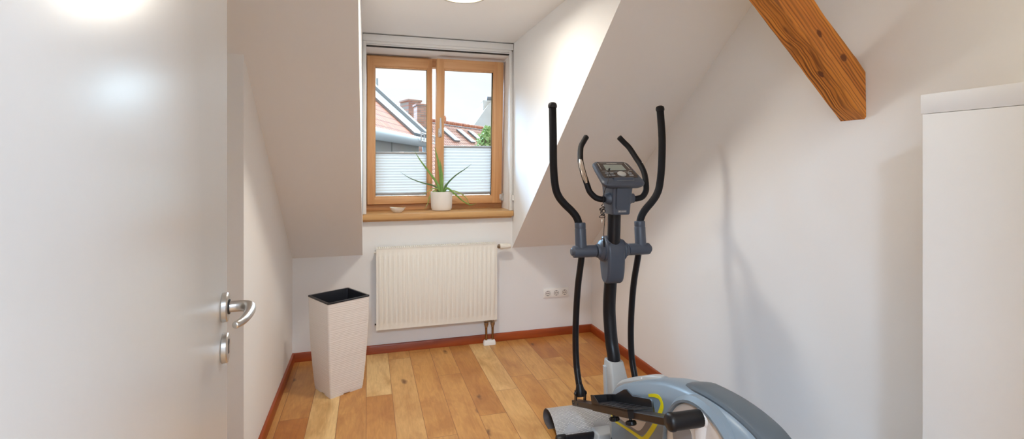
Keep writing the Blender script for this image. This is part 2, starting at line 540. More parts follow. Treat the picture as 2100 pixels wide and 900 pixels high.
# trainer
M['black'] = plain('black_tube_paint', rgb(16, 15, 21), 0.36, spec=0.35, vary=0.05)
M['foam'] = plain('black_foam_grip', rgb(14, 13, 18), 0.62, spec=0.3, bump=0.2, bscale=500, vary=0.1)
M['blackpl'] = plain('black_pedal_plastic', rgb(20, 19, 22), 0.40, spec=0.4, bump=0.08, bscale=400)
M['slate'] = plain('slate_grey_plastic', rgb(66, 72, 84), 0.42, vary=0.02, bump=0.04, bscale=500)
M['hous'] = plain('blue_grey_shell_plastic', rgb(126, 139, 149), 0.36, vary=0.02, bump=0.04, bscale=500)
M['band'] = plain('charcoal_shell_plastic', rgb(86, 94, 100), 0.40, vary=0.02, bump=0.04, bscale=500)
M['silver'] = plain('silver_grey_plastic', rgb(172, 171, 168), 0.40, vary=0.02)
M['disc'] = plain('warm_white_plastic', rgb(212, 205, 198), 0.4, vary=0.01)
M['discgrey'] = plain('mid_grey_plastic', rgb(130, 130, 132), 0.4, vary=0.01)
M['yellow'] = plain('yellow_print', rgb(226, 210, 20), 0.4)
M['greyprint'] = plain('grey_print', rgb(120, 116, 118), 0.4)
M['screen'] = plain('lcd_screen', rgb(128, 134, 128), 0.15, vary=0.03, bscale=20)
M['panel'] = plain('console_fascia', rgb(62, 52, 48), 0.25)
M['chrome'] = plain('chrome_plate', rgb(225, 215, 205), 0.15, metal=1.0)
M['tread'] = mat_tread()
M['rubber'] = plain('grey_rubber', rgb(96, 88, 86), 0.7)
M['matprint'] = plain('grey_mat_print', rgb(176, 174, 175), 0.4, vary=0.15, bscale=60)

# ------------------------------------------------------------------ the setting
LW, RW, BW = -0.497, 1.737, 3.66      # left wall, right wall, window wall
KNEE, SL = 0.707, 0.80                # knee wall height and slope of the roof
DL, DR, DZ = -0.038, 1.068, 2.275     # dormer cheeks and dormer ceiling
JOG = 2.285                           # the left wall steps back towards the door
CZ = 2.45
def yslope(z): return BW - (z - KNEE) / SL
ST = 'structure'

MB().box(-1.1, 2.0, -1.9, 3.7, -0.1, 0.0).build('floor', M['floor'], kind=ST)
# left wall: far segment, return and near segment
MB().prism([(LW, JOG), (LW, 3.70), (-1.1, 3.70), (-1.1, -1.9), (-0.92, -1.9), (-0.92, JOG)], 2, 0.0, 2.6).build('wall_left', M['wall'], kind=ST)
MB().box(RW, 1.95, -1.9, 3.70, 0.0, 2.6).build('wall_right', M['wall'], kind=ST)
# window wall with its opening
HX0, HX1, HZ0, HZ1 = -0.02, 1.052, 0.957, 2.19
w = MB()
w.box(-1.1, HX0, BW, 4.02, -0.1, 2.7); w.box(HX1, 1.95, BW, 4.02, -0.1, 2.7)
w.box(HX0, HX1, BW, 4.02, -0.1, HZ0); w.box(HX0, HX1, BW, 4.02, HZ1, 2.7)
w.build('wall_back', M['wall'], kind=ST)
# front wall with the doorway the camera stands in
w = MB()
w.box(-0.92, -0.20, 0.02, 0.16, 0, CZ); w.box(0.74, RW, 0.02, 0.16, 0, CZ); w.box(-0.20, 0.74, 0.02, 0.16, 2.06, CZ)
w.build('wall_front', M['wall'], kind=ST)
MB().box(-1.1, 1.95, -2.0, -1.88, 0, CZ).build('wall_hall', M['wall'], kind=ST)
# ceiling: flat part, the roof slope left and right of the dormer, dormer ceiling
c = MB()
c.box(-1.1, 1.95, -2.0, yslope(CZ), CZ, CZ + 0.15)
T = 0.16
def slab(x0, x1, z0, z1):
    c.prism([(yslope(z0), z0), (yslope(z1), z1), (yslope(z1) + 0.02, z1 + T * 1.3), (yslope(z0) + 0.02, z0 + T * 1.3)], 0, x0, x1)
slab(-1.0, DL - 0.1, KNEE - 0.02, CZ + 0.01)
slab(DR + 0.1, RW + 0.1, KNEE - 0.02, CZ + 0.01)
c.prism([(yslope(DZ), DZ), (yslope(CZ), CZ), (yslope(CZ), CZ + .2), (yslope(DZ), CZ + .2)], 0, DL - 0.1, DR + 0.1)
c.box(DL - 0.1, DR + 0.1, yslope(DZ), 3.70, DZ, DZ + 0.12)
c.build('ceiling', M['wall'], smooth=0, kind=ST)
for nm, xa, xb in (('wall_dormer_left', DL - 0.1, DL), ('wall_dormer_right', DR, DR + 0.1)):
    MB().prism([(BW, KNEE), (BW, DZ), (yslope(DZ), DZ)], 0, xa, xb).build(nm, M['wall'], smooth=0, kind=ST)

# skirting boards
def skirt_profile(t=0.016, h=0.06):
    return [(0, 0.001), (t, 0.001), (t, h - 0.008), (t - 0.003, h - 0.002), (t - 0.007, h), (0, h)]
b = MB(); b.prism([(BW - q[0], q[1]) for q in skirt_profile()], 0, LW, RW)
b.build('baseboard_back', M['base'], kind=ST)
b = MB(); b.prism([(LW + q[0], q[1]) for q in skirt_profile()], 1, JOG, BW - 0.016)
b.build('baseboard_left', M['base_y'], kind=ST)
b = MB(); b.prism([(RW - q[0], q[1]) for q in skirt_profile()], 1, 0.96, BW - 0.016)
b.build('baseboard_right', M['base_y'], kind=ST)

# ------------------------------------------------------------------ window
win = empty('window_1', (0.515, 3.9, 0.957), kind=ST)
win['label'] = 'wooden double casement window in the dormer with the right sash tilted inward'
def wpart(mb, name, mat, parent=win, off=(0.515, 3.9, 0.957), **k):
    o = mb.build(name, mat, parent, **k)
    o.data.transform(Matrix.Translation((-off[0], -off[1], -off[2])))
    return o
# sill board
s = MB(); s.box(-0.042, 1.066, 3.612, 3.97, 0.957, 0.997, 0.004)
wpart(s, 'window_sill', M['sill'], bevel=0)
s = MB(); s.box(-0.036, 1.058, 3.640, 3.659, 0.942, 0.957, 0.002)
wpart(s, 'sill_moulding', M['sill'])
# fixed frame
f = MB()
f.box(-0.02, 0.035, 3.945, 4.01, 0.997, 2.19); f.box(0.995, 1.052, 3.945, 4.01, 0.997, 2.19)
f.box(0.035, 0.995, 3.945, 4.01, 2.12, 2.19)
f.box(0.035, 0.995, 3.945, 4.01, 0.997, 1.062)
f.box(-0.019, 1.051, 3.915, 3.945, 0.997, 1.040, 0.003)
wpart(f, 'window_frame', M['oak_x'])
def sash(name, x0, x1, z0, z1, gx0, gx1, gz0, gz1, y0, y1, parent, off):
    top = empty(name, (0, 0, 0), parent=parent)
    top.location = (x0 - off[0], y1 - off[1], z0 - off[2])
    o = (x0, y1, z0)
    v = MB()
    v.box(x0, gx0 - 0.008, y0, y1, z0, z1, 0.004); v.box(gx1 + 0.008, x1, y0, y1, z0, z1, 0.004)
    wpart(v, 'stile', M['oak_z'], top, o)
    v = MB()
    v.box(gx0 - 0.010, gx1 + 0.010, y0 + 0.0008, y1 - .001, gz1 + 0.008, z1 - .0005, 0.004); v.box(gx0 - 0.010, gx1 + 0.010, y0 + 0.0008, y1 - .001, z0 + .0005, gz0 - 0.008, 0.004)
    wpart(v, 'rail', M['oak_x'], top, o)
    v = MB()                                              # glazing bead
    for a in ((gx0 - 0.012, gx0, gz0 - 0.012, gz1 + 0.012), (gx1, gx1 + 0.012, gz0 - 0.012, gz1 + 0.012)):
        v.box(a[0], a[1], y0 + 0.008, y1 - 0.004, a[2], a[3], 0.002)
    for a in ((gx0, gx1, gz0 - 0.012, gz0), (gx0, gx1, gz1, gz1 + 0.012)):
        v.box(a[0], a[1], y0 + 0.008, y1 - 0.004, a[2], a[3], 0.002)
    wpart(v, 'glazing_bead', M['oak_z'], top, o)
    v = MB(); v.box(gx0 - 0.004, gx1 + 0.004, y1 - 0.022, y1 - 0.018, gz0 - 0.004, gz1 + 0.004)
    wpart(v, 'pane', M['glass'], top, o)
    return top
OFF = (0.515, 3.9, 0.957)
sash('sash', -0.008, 0.482, 1.046, 2.172, 0.054, 0.440, 1.108, 2.088, 3.880, 3.940, win, OFF)
sR = sash('sash', 0.505, 1.036, 1.043, 2.168, 0.568, 0.952, 1.108, 2.082, 3.868, 3.928, win, OFF)
TILT = math.radians(3.9)
sR.rotation_euler = (TILT, 0, 0)
# handle of the tilted sash
hx, hz = 0.534, 1.60
SRO = (0.505, 3.928, 1.043)
v = MB()
v.box(hx - 0.014, hx + 0.014, 3.858, 3.868, hz - 0.035, hz + 0.035, 0.005, 3)
v.lathe([(0.010, 0), (0.010, 0.03)], (hx, 3.862, hz), (0, -1, 0), 16)
v.tube(catmull([(hx, 3.834, hz - 0.012), (hx, 3.832, hz + 0.01), (hx, 3.832, hz + 0.06), (hx - 0.001, 3.832, hz + 0.115)], 5), [0.011] * 4 + [0.0105] * 8 + [0.0085] * 4, 12, flat=0.75)
wpart(v, 'window_handle', M['steel'], sR, SRO)
# hinge at the lower right corner
v = MB()
v.lathe([(0.007, 0), (0.007, 0.062)], (1.043, 3.866, 1.055), (0, 0, 1), 12)
v.box(1.020, 1.043, 3.860, 3.868, 1.06, 1.11, 0.002)
wpart(v, 'hinge', M['steel'])

# pleated blinds on the lower half of each sash
def pleats(name, x0, x1, z0, z1, yf, label, pos, tilt=0.0):
    t = empty(name, pos, label=label, cat='blind', group=None)
    t.rotation_euler = (tilt, 0, 0)
    ox, oy, oz = pos
    n = 15
    prof = []
    for i in range(n * 2 + 1):
        z = z0 + 0.012 + (z1 - z0 - 0.026) * i / (n * 2)
        prof.append((yf + (0.004 if i % 2 else -0.004), z))
    v = MB()
    A = [v.bm.verts.new((x0 - ox, p[0] - oy, p[1] - oz)) for p in prof]
    B = [v.bm.verts.new((x1 - ox, p[0] - oy, p[1] - oz)) for p in prof]
    for i in range(len(prof) - 1):
        v.bm.faces.new((A[i], B[i], B[i + 1], A[i + 1]))
    v.build('pleated_fabric', M['blind'], t, smooth=0)
    for nm, za, zb in (('upper_rail', z1 - 0.016, z1), ('lower_rail', z0, z0 + 0.018)):
        v = MB(); v.box(x0 - 0.002 - ox, x1 + 0.002 - ox, yf - 0.008 - oy, yf + 0.008 - oy, za - oz, zb - oz, 0.002)
        v.build(nm, M['blindrail'], t)
    v = MB(); v.box((x0 + x1) / 2 - 0.018 - ox, (x0 + x1) / 2 + 0.018 - ox, yf - 0.013 - oy, yf - 0.007 - oy, z1 - 0.006 - oz, z1 + 0.001 - oz, 0.001)
    v.build('grip', M['alu_white'], t)
    return t
pleats('pleated_blind', 0.056, 0.438, 1.115, 1.446, 3.900, 'white pleated blind covering the lower half of the left window sash', (0.247, 3.905, 1.112))
pleats('pleated_blind', 0.570, 0.950, 1.115, 1.50, 3.893, 'white pleated blind on the tilted right window sash with the handle', (0.760, 3.928, 1.043), TILT)

# insect screen cassette with guide rails, fixed on the wall around the recess
rs = empty('roller_screen', (0.515, BW, 2.19), label='white roller screen cassette with side rails framing the window recess', cat='roller screen')
RO = (0.515, BW, 2.19)
v = MB(); v.box(-0.036, 1.066, 3.612, BW - .001, 2.2205, 2.268, 0.004); wpart(v, 'cassette', M['alu_white'], rs, RO)
v = MB(); v.box(-0.012, 1.036, 3.622, BW - .001, 2.203, 2.2205, 0.002); v.box(-0.012, 1.036, 3.628, BW - .001, 2.193, 2.202, 0.002); wpart(v, 'pull_bar', M['alu_white'], rs, RO)
v = MB(); v.box(-0.012, 1.036, 3.632, BW - .004, 2.186, 2.194); wpart(v, 'brush_seal', M['dark'], rs, RO)
v = MB(); v.box(-0.036, -0.012, 3.622, BW - .001, 0.998, 2.220, 0.003); wpart(v, 'guide_rail', M['alu_white'], rs, RO)
v = MB(); v.box(1.036, 1.052, 3.622, BW - .001, 0.998, 2.220, 0.003); v.box(1.053, 1.064, 3.630, BW - .001, 0.998, 2.216, 0.003); wpart(v, 'guide_rail', M['alu_white'], rs, RO)
v = MB(); v.box(1.052, 1.068, 3.606, 3.634, 1.075, 1.115, 0.004); wpart(v, 'cord_clip', M['alu_white'], rs, RO)

# ------------------------------------------------------------------ things on the sill
SZ = 0.997
pot = empty('aloe_plant', (0.540, 3.785, SZ), label='green aloe plant with long arching leaves in a white pot', cat='plant')
v = MB()
pr = [(0.03, 0.0), (0.062, 0.001), (0.072, 0.006), (0.078, 0.02), (0.0805, 0.05), (0.082, 0.10), (0.083, 0.140), (0.0825, 0.1435), (0.080, 0.145), (0.0765, 0.1435), (0.0755, 0.135), (0.074, 0.12), (0.0, 0.12)]
v.lathe(pr, (0, 0, 0), seg=40); v.build('pot', M['ceramic'], pot)
v = MB(); v.lathe([(0.0, 0.121), (0.073, 0.121), (0.06, 0.126), (0.0, 0.128)], (0, 0, 0), seg=24, cap=False); v.build('soil', M['soil'], pot)
def leaf_mat(name, c):
    m, nt, p = new_mat(name)
    tc = N(nt, 'ShaderNodeTexCoord'); nz = N(nt, 'ShaderNodeTexNoise', Scale=38.0, Detail=3.0)
    L(nt, tc.outputs['Object'], nz.inputs['Vector'])
    r = N(nt, 'ShaderNodeValToRGB')
    r.color_ramp.elements[0].position = 0.3; r.color_ramp.elements[0].color = (c[0] * .75, c[1] * .8, c[2] * .75, 1)
    r.color_ramp.elements[1].position = 0.7; r.color_ramp.elements[1].color = c
    L(nt, nz.outputs['Fac'], r.inputs['Fac']); L(nt, r.outputs['Color'], p.inputs['Base Color'])
    p.inputs['Roughness'].default_value = 0.4
    p.inputs['Subsurface Weight'].default_value = 0.15
    p.inputs['Subsurface Radius'].default_value = (0.01, 0.02, 0.005)
    return m
LG = [leaf_mat('aloe_green', rgb(132, 168, 84)), leaf_mat('aloe_dark_green', rgb(92, 122, 78)), leaf_mat('aloe_yellow_green', rgb(160, 172, 92))]
def leaf(pts, r, k):
    v = MB()
    P = catmull(pts, 7)
    n = len(P)
    v.tube(P, [r * (0.75 + 0.5 * min(1, i / n * 4) if i / n < .12 else 1.0) * max(0.06, (1 - i / (n - 1)) ** 0.72) for i in range(n)], 10, flat=0.5, up=(0, -0.75, 0.65))
    v.build('leaf', LG[k], pot)
zt = 0.122
# (x, y, z) relative to the pot base
leaf([(-0.012, 0.00, zt), (-0.03, 0.0, 0.20), (-0.10, -0.01, 0.30), (-0.165, -0.03, 0.385), (-0.208, -0.04, 0.455)], 0.0125, 0)
leaf([(0.00, 0.01, zt), (-0.002, 0.015, 0.22), (-0.015, 0.02, 0.34), (-0.035, 0.025, 0.43), (-0.05, 0.02, 0.49)], 0.0140, 0)
leaf([(0.002, 0.00, zt), (0.006, 0.0, 0.24), (-0.004, -0.005, 0.33), (-0.012, -0.005, 0.39)], 0.0110, 0)
leaf([(-0.015, -0.01, zt), (-0.05, -0.02, 0.185), (-0.15, -0.04, 0.215), (-0.24, -0.05, 0.25), (-0.312, -0.05, 0.296)], 0.0080, 1)
leaf([(0.012, -0.005, zt), (0.04, -0.015, 0.20), (0.10, -0.03, 0.265), (0.17, -0.05, 0.315), (0.226, -0.06, 0.358)], 0.0085, 1)
leaf([(-0.012, -0.015, zt), (-0.03, -0.05, 0.163), (-0.075, -0.085, 0.172), (-0.115, -0.10, 0.155), (-0.160, -0.11, 0.122)], 0.0075, 2)
leaf([(0.010, -0.015, zt), (0.035, -0.05, 0.172), (0.09, -0.085, 0.128), (0.15, -0.10, 0.075), (0.205, -0.11, 0.046), (0.245, -0.11, 0.058)], 0.0105, 0)
leaf([(0.02, -0.01, zt), (0.08, -0.02, 0.150), (0.14, -0.03, 0.130), (0.185, -0.03, 0.095), (0.207, -0.03, 0.05), (0.214, -0.03, 0.012)], 0.0075, 2)
leaf([(-0.012, 0.0, zt), (-0.055, 0.01, 0.150), (-0.090, 0.02, 0.10), (-0.104, 0.025, 0.05), (-0.130, 0.015, 0.006)], 0.0095, 2)
leaf([(-0.005, -0.02, zt), (-0.02, -0.045, 0.152), (-0.035, -0.06, 0.150)], 0.0080, 0)
leaf([(0.015, 0.01, zt), (0.03, 0.02, 0.19), (0.06, 0.03, 0.215)], 0.0065, 0)

bowl = empty('bowl', (0.208, 3.715, SZ), label='small white oval bowl with a gold rim on the window sill', cat='bowl')
v = MB()
rings = []
for r, h in [(0.0, 0.001), (0.026, 0.0), (0.032, 0.003), (0.046, 0.018), (0.0565, 0.034), (0.0572, 0.0365), (0.055, 0.0355), (0.044, 0.019), (0.028, 0.007), (0.0, 0.006)]:
    rings.append([(max(r, 1e-4) * math.cos(2 * PI * k / 36), max(r, 1e-4) * 0.8 * math.sin(2 * PI * k / 36), h + 0.0035 * (h / 0.036) * math.cos(2 * PI * k / 36 * 2 + .6)) for k in range(36)])
v.loft(rings); v.build('basin', M['ceramic'], bowl)
v = MB(); v.tube([(0.0565 * math.cos(2 * PI * k / 36), 0.0565 * .8 * math.sin(2 * PI * k / 36), 0.0367 + 0.0035 * math.cos(2 * PI * k / 36 * 2 + .6)) for k in range(37)], 0.0012, 6); v.build('rim', M['gold'], bowl, label='thin gold rim')

# ------------------------------------------------------------------ radiator
ra = empty('radiator', (0.488, 3.60, 0.195), label='white ribbed panel radiator on the wall below the window', cat='radiator')
RX0, RX1, RZ0, RZ1 = -0.434, 0.434, 0.0, 0.562
v = MB()
nr = 26
pitch = (RX1 - RX0 - 0.02) / nr
cols = [RX0, RX0 + 0.01]
hs = [0, 0]
for i in range(nr):
    b0 = RX0 + 0.01 + i * pitch
    for f, h in ((0.14, 0), (0.30, 1), (0.70, 1), (0.86, 0)):
        cols.append(b0 + f * pitch); hs.append(h)
cols += [RX1 - 0.01, RX1]; hs += [0, 0]
rows = [(RZ0, 0), (RZ0 + 0.038, 0), (RZ0 + 0.050, 1), (RZ1 - 0.056, 1), (RZ1 - 0.044, 0), (RZ1, 0)]
g = [[v.bm.verts.new((x, -0.046 + 0.0065 * (1 - h * k) , z)) for x, h in zip(cols, hs)] for z, k in rows]
# ribs stand proud, so flat = further back
for a, b2 in zip(g[:-1], g[1:]):
    for i in range(len(cols) - 1):
        v.bm.faces.new((a[i], a[i + 1], b2[i + 1], b2[i]))
v.box(RX0, RX1, -0.0380, -0.030, RZ0, RZ1)
v.build('front_panel', M['radiator'], ra, smooth=50)
v = MB(); v.box(RX0 + 0.004, RX1 - 0.004, 0.030, 0.040, RZ0 + 0.004, RZ1 - 0.004, 0.003); v.build('rear_panel', M['radiator'], ra)
for x in (RX0, RX1 - 0.004):
    v = MB(); v.box(x, x + 0.004, -0.036, 0.040, RZ0 + 0.008, RZ1 + 0.002, 0.0015); v.build('side_cover', M['radiator'], ra)
v = MB()
v.box(RX0, RX1, -0.0385, -0.032, RZ1 + 0.001, RZ1 + 0.006); v.box(RX0, RX1, 0.034, 0.040, RZ1 + 0.001, RZ1 + 0.006); v.box(RX0, RX1, -0.003, 0.003, RZ1 + 0.001, RZ1 + 0.006)
for i in range(60):
    x = RX0 + (RX1 - RX0) * (i + 0.5) / 60
    v.box(x - 0.0035, x + 0.0035, -0.036, 0.038, RZ1 + 0.0015, RZ1 + 0.0055)
v.build('top_grille', M['radiator'], ra, smooth=0)
v = MB(); v.box(RX0 + .01, RX1 - .01, -0.028, 0.028, RZ0 + 0.02, RZ1 - 0.012); v.build('convector_fins', M['dark'], ra)
v = MB()
v.lathe([(0.010, 0), (0.010, 0.016), (0.016, 0.017), (0.016, 0.030), (0.012, 0.031)], (RX1, -0.005, 0.538), (1, 0, 0), 16); v.build('valve_nut', M['nickel'], ra)
v = MB()
v.lathe([(0.012, 0), (0.021, 0.002), (0.022, 0.02), (0.0195, 0.024), (0.0195, 0.062), (0.018, 0.080), (0.015, 0.084), (0.0, 0.0845)], (RX1 + 0.029, -0.005, 0.538), (1, 0, 0), 22)
for k in range(11):
    a = 2 * PI * k / 11
    v.box(RX1 + 0.053, RX1 + 0.09, -0.005 + 0.0185 * math.cos(a) - 0.002, -0.005 + 0.0185 * math.cos(a) + 0.002, 0.538 + 0.0185 * math.sin(a) - 0.002, 0.538 + 0.0185 * math.sin(a) + 0.002)
v.build('thermostat_knob', M['radiator'], ra)
v = MB(); v.lathe([(0.008, 0), (0.008, 0.012), (0.004, 0.013), (0.004, 0.016)], (RX0, 0.0, 0.535), (-1, 0, 0), 10); v.build('bleed_plug', M['radiator'], ra)
v = MB(); v.lathe([(0.006, 0), (0.006, 0.010)], (RX0, 0.0, 0.03), (-1, 0, 0), 10); v.build('bleed_plug', M['dark'], ra)
for px in (0.362, 0.411):
    v = MB()
    v.lathe([(0.012, 0.195 - 0.197), (0.013, -0.006), (0.013, -0.022), (0.010, -0.024), (0.016, -0.030), (0.017, -0.048), (0.012, -0.056), (0.011, -0.066), (0.0075, -0.068)], (px, 0.008, 0.002), (0, 0, 1), 14)
    v.build('pipe_valve', M['nickel'], ra)
    v = MB(); v.lathe([(0.0085, -0.064), (0.0085, -0.168)], (px, 0.008, 0.0), (0, 0, 1), 14); v.build('pipe', M['brass'], ra)
v = MB(); v.tube([(0.362, 0.008, -0.02), (0.411, 0.008, -0.02)], 0.008, 10); v.build('pipe_bridge', M['nickel'], ra)
v = MB()
def rr_ring(hx_, hy_, r, z, cx=0.0, cy=0.0, n=5):
    out = []
    for (sx, sy, a0) in ((1, 1, 0), (-1, 1, PI / 2), (-1, -1, PI), (1, -1, 1.5 * PI)):
        for k in range(n + 1):
            a = a0 + PI / 2 * k / n
            out.append((cx + sx * (hx_ - r) + r * math.cos(a), cy + sy * (hy_ - r) + r * math.sin(a), z))
    return out
v.loft([rr_ring(0.046, 0.022, 0.010, -0.1945, 0.386, 0.008), rr_ring(0.046, 0.022, 0.010, -0.175, 0.386, 0.008), rr_ring(0.041, 0.018, 0.010, -0.163, 0.386, 0.008), rr_ring(0.036, 0.014, 0.008, -0.160, 0.386, 0.008)])
v.build('pipe_cover', M['socket'], ra)
for x in (-0.3, 0.3):
    v = MB(); v.box(x - 0.015, x + 0.015, 0.038, 0.0595, 0.06, 0.50); v.build('wall_bracket', M['radiator'], ra)

# ------------------------------------------------------------------ socket strip
so = empty('power_socket', (1.427, BW, 0.336), label='white triple power socket strip low on the wall right of the radiator', cat='socket')
v = MB(); v.box(-0.106, 0.106, -0.009, 0.0, -0.036, 0.036, 0.003); v.build('cover_frame', M['socket'], so)
for i in range(3):
    x = (i - 1) * 0.071
    v = MB()
    v.box(x - 0.0275, x + 0.0275, -0.012, -0.007, -0.0275, 0.0275, 0.0015)
    ins = v.build('socket_insert', M['socket'], so)
    v = MB()
    v.lathe([(0.0185, 0), (0.0185, 0.0008), (0.0205, 0.001), (0.0205, 0.0)], (x, -0.0120, 0), (0, -1, 0), 28); v.build('recess_ring', M['discgrey'], ins)
    v = MB()
    v.lathe([(0.0, 0), (0.0185, 0), (0.0185, 0.0006), (0, 0.0006)], (x, -0.0120, 0), (0, -1, 0), 28, cap=False); v.build('recess', M['ceramic'], ins)
    v = MB()
    for dx in (-0.0095, 0.0095): v.lathe([(0.0032, 0), (0.0032, 0.0014)], (x + dx, -0.0120, 0), (0, -1, 0), 10)
    for dz in (-0.0155, 0.0155): v.box(x - 0.003, x + 0.003, -0.0136, -0.012, dz - 0.0022, dz + 0.0022)
    v.box(x - 0.0065, x + 0.0065, -0.0132, -0.012, -0.0012, 0.0012)
    v.build('pin_contact', M['dark'], ins)

# ------------------------------------------------------------------ planter used as bin
pl = empty('planter', (-0.170, 3.158, 0.0), math.radians(30.0), label='tall white ridged square planter with black liner in the left corner', cat='planter')
def bodyw(z):
    t = z / 0.556
    return 0.1035 + (0.131 - 0.1035) * (1 - (1 - t) ** 1.9)
v = MB()
rings = []
nz_ = 96
rnd = random.Random(3)
for i in range(nz_ + 1):
    z = 0.018 + (0.556 - 0.018) * i / nz_
    j = (0.0006 * rnd.random() + (0.0005 if i % 2 else 0)) if 0 < i < nz_ - 1 else 0
    h = bodyw(z) - j
    rings.append(rr_ring(h, h, 0.010, z, n=4))
v.loft(rings, cap=False)
v.bm.faces.new([v.bm.verts.new(p) for p in rr_ring(bodyw(0.018), bodyw(0.018), 0.010, 0.018, n=4)])
hb = bodyw(0.0)
foot = 0.086
for sx in (-1, 1):
    for sy in (-1, 1):
        cx0, cy0 = sx * (hb - foot / 2), sy * (hb - foot / 2)
        v.loft([rr_ring(foot / 2 - .002, foot / 2 - .002, 0.008, 0.0, cx0, cy0, 3), rr_ring(foot / 2 + .0004, foot / 2 + .0004, 0.009, 0.0195, cx0, cy0, 3)])
hi = hb - .004
v.loft([rr_ring(hi, hi, .01, .004, n=3), rr_ring(hi + .002, hi + .002, .01, .019, n=3)])
v.build('body', M['planter'], pl, smooth=28)
v = MB()
ht = bodyw(0.556)
v.loft([rr_ring(ht + 0.0015, ht + 0.0015, 0.010, 0.553), rr_ring(ht + 0.0015, ht + 0.0015, 0.010, 0.560), rr_ring(ht - 0.001, ht - 0.001, 0.009, 0.5615), rr_ring(ht - 0.010, ht - 0.010, 0.007, 0.5610), rr_ring(ht - 0.011, ht - 0.011, 0.007, 0.556), rr_ring(ht - 0.016, ht - 0.016, 0.007, 0.45), rr_ring(ht - 0.03, ht - 0.03, 0.007, 0.20)], cap=False)
v.bm.faces.new([v.bm.verts.new(p) for p in rr_ring(ht - 0.03, ht - 0.03, 0.007, 0.20)])
v.build('liner', M['liner'], pl, label='black plastic liner')

# ------------------------------------------------------------------ ceiling lamp
la = empty('ceiling_lamp', (0.462, 2.475, DZ), label='small round glowing ceiling lamp in the dormer', cat='lamp')
v = MB(); v.lathe([(0.122, 0), (0.125, -0.006), (0.125, -0.066), (0.122, -0.071), (0.117, -0.071), (0.115, -0.064), (0.115, -0.02)], (0, 0, 0), seg=56, cap=False); v.build('lamp_housing', M['silver'], la)
v = MB(); v.lathe([(0.1148, -0.064), (0.112, -0.069), (0.098, -0.0725), (0.06, -0.0755), (0.0, -0.0765)], (0, 0, 0), seg=56, cap=False)
M['glow'] = emis('lamp_diffuser_glow', (1.0, 0.84, 0.60, 1), 1.8)
v.build('diffuser', M['glow'], la, label='glowing warm white diffuser')

# ------------------------------------------------------------------ timber brace (45 degrees, in the plane across the room)
be = empty('timber_beam', (RW, 1.414, 1.60), label='old brown timber beam running diagonally down into the right wall', cat='beam')
be.rotation_euler = (0, math.radians(45), 0)      # local +x points down to the right
th = 0.127
v = MB()
rb = random.Random(5)
xs = [-1.35 + 1.35 * i / 40 for i in range(41)]
rings = []
hw = 0.052
for i, x in enumerate(xs):
    def jt(s=0.0016): return (rb.random() - .5) * s
    wl = 0.0035 * math.sin(x * 17.0) + 0.0025 * math.sin(x * 41.0 + 1.0)      # hewn, slightly wavy arris
    e = 0.006
    # local z up-right: the wall end is cut vertical, so shift x with z
    pts = [(-hw, -th / 2 + e), (-hw + e, -th / 2), (hw - e, -th / 2), (hw, -th / 2 + e), (hw, th / 2 - e), (hw - e, th / 2), (-hw + e, th / 2), (-hw, th / 2 - e)]
    k = 1.0 if i == len(xs) - 1 else 1.0
    rings.append([(x + (-p[1]) * max(0.0, 1 + x / 0.4) - 0.004, p[0] + jt() + (wl if p[0] > 0 and p[1] < 0 else 0), p[1] + jt() + (wl if p[1] < 0 else -wl * .4)) for p in pts])
v.loft(rings)
v.build('timber', M['beam'], be, smooth=30)
v = MB()                                          # bead of filler where the timber meets the plaster
# ------------------------------------------------------------------ cupboard on the right
cu = empty('cupboard', (1.57, 0.56, 0.0), label='plain white chest-high cupboard at the right edge in front of the wall', cat='cupboard')
MB_ = MB(); MB_.box(-0.155, 0.164, -0.385, 0.384, 0.0, 1.482, 0.001); MB_.build('carcass', M['white'], cu)
MB_ = MB(); MB_.box(-0.172, 0.165, -0.39, 0.389, 1.4822, 1.533, 0.0015); MB_.build('top_board', M['white'], cu)
for y0_, y1_ in ((-0.385, -0.0015), (0.0015, 0.384)):
    MB_ = MB(); MB_.box(-0.172, -0.156, y0_, y1_, 0.06, 1.4812, 0.0006); dd = MB_.build('door', M['white'], cu)
MB_ = MB(); MB_.box(-0.150, 0.15, -0.38, 0.38, 0.0, 0.058); MB_.build('plinth', M['white'], cu)

# ------------------------------------------------------------------ room door, opened against the left wall
DA = math.atan2(0.117, 0.9931)
dr = empty('door_1', (-0.254, 1.04, 0.0), DA, kind=ST)       # local -y runs to the hinge, +x is the room face
dr['label'] = 'white flush room door standing open at the left edge'
v = MB(); v.box(-0.040, 0.0, -0.86, 0.0, 0.008, 2.0, 0.0015); v.build('door_leaf', M['door'], dr)
hy, hz = -0.062, 1.098
v = MB(); v.lathe([(0.0248, 0), (0.0256, 0.001), (0.0256, 0.008), (0.0242, 0.0098), (0.0, 0.010)], (0, hy, hz), (1, 0, 0), 40); v.build('handle_rose', M['steel'], dr)
v = MB(); v.lathe([(0.013, 0.009), (0.013, 0.012)], (0, hy, hz), (1, 0, 0), 20); v.build('handle_collar', M['dark'], dr)
v = MB()
path = [(0.011, hy, hz), (0.024, hy, hz), (0.035, hy - 0.003, hz), (0.043, hy - 0.012, hz), (0.046, hy - 0.028, hz - .001), (0.0455, hy - 0.058, hz - .001), (0.042, hy - 0.088, hz - .001), (0.036, hy - 0.108, hz - .001), (0.031, hy - 0.116, hz - .001)]
P = catmull(path, 8)
rad = [0.0098 if i < 26 else 0.0098 - 0.0038 * min(1.0, (i - 26) / 30) for i in range(len(P))]
for i, f in enumerate((0.97, 0.90, 0.72, 0.35)): rad[-4 + i] = 0.0060 * f
v.tube(P, rad, 20); v.build('door_handle', M['steel'], dr)
v = MB(); v.lathe([(0.0248, 0), (0.0256, 0.001), (0.0256, 0.008), (0.0242, 0.0098), (0.0, 0.010)], (0, hy, hz - 0.072), (1, 0, 0), 40); lk = v.build('lock_rose', M['steel'], dr)
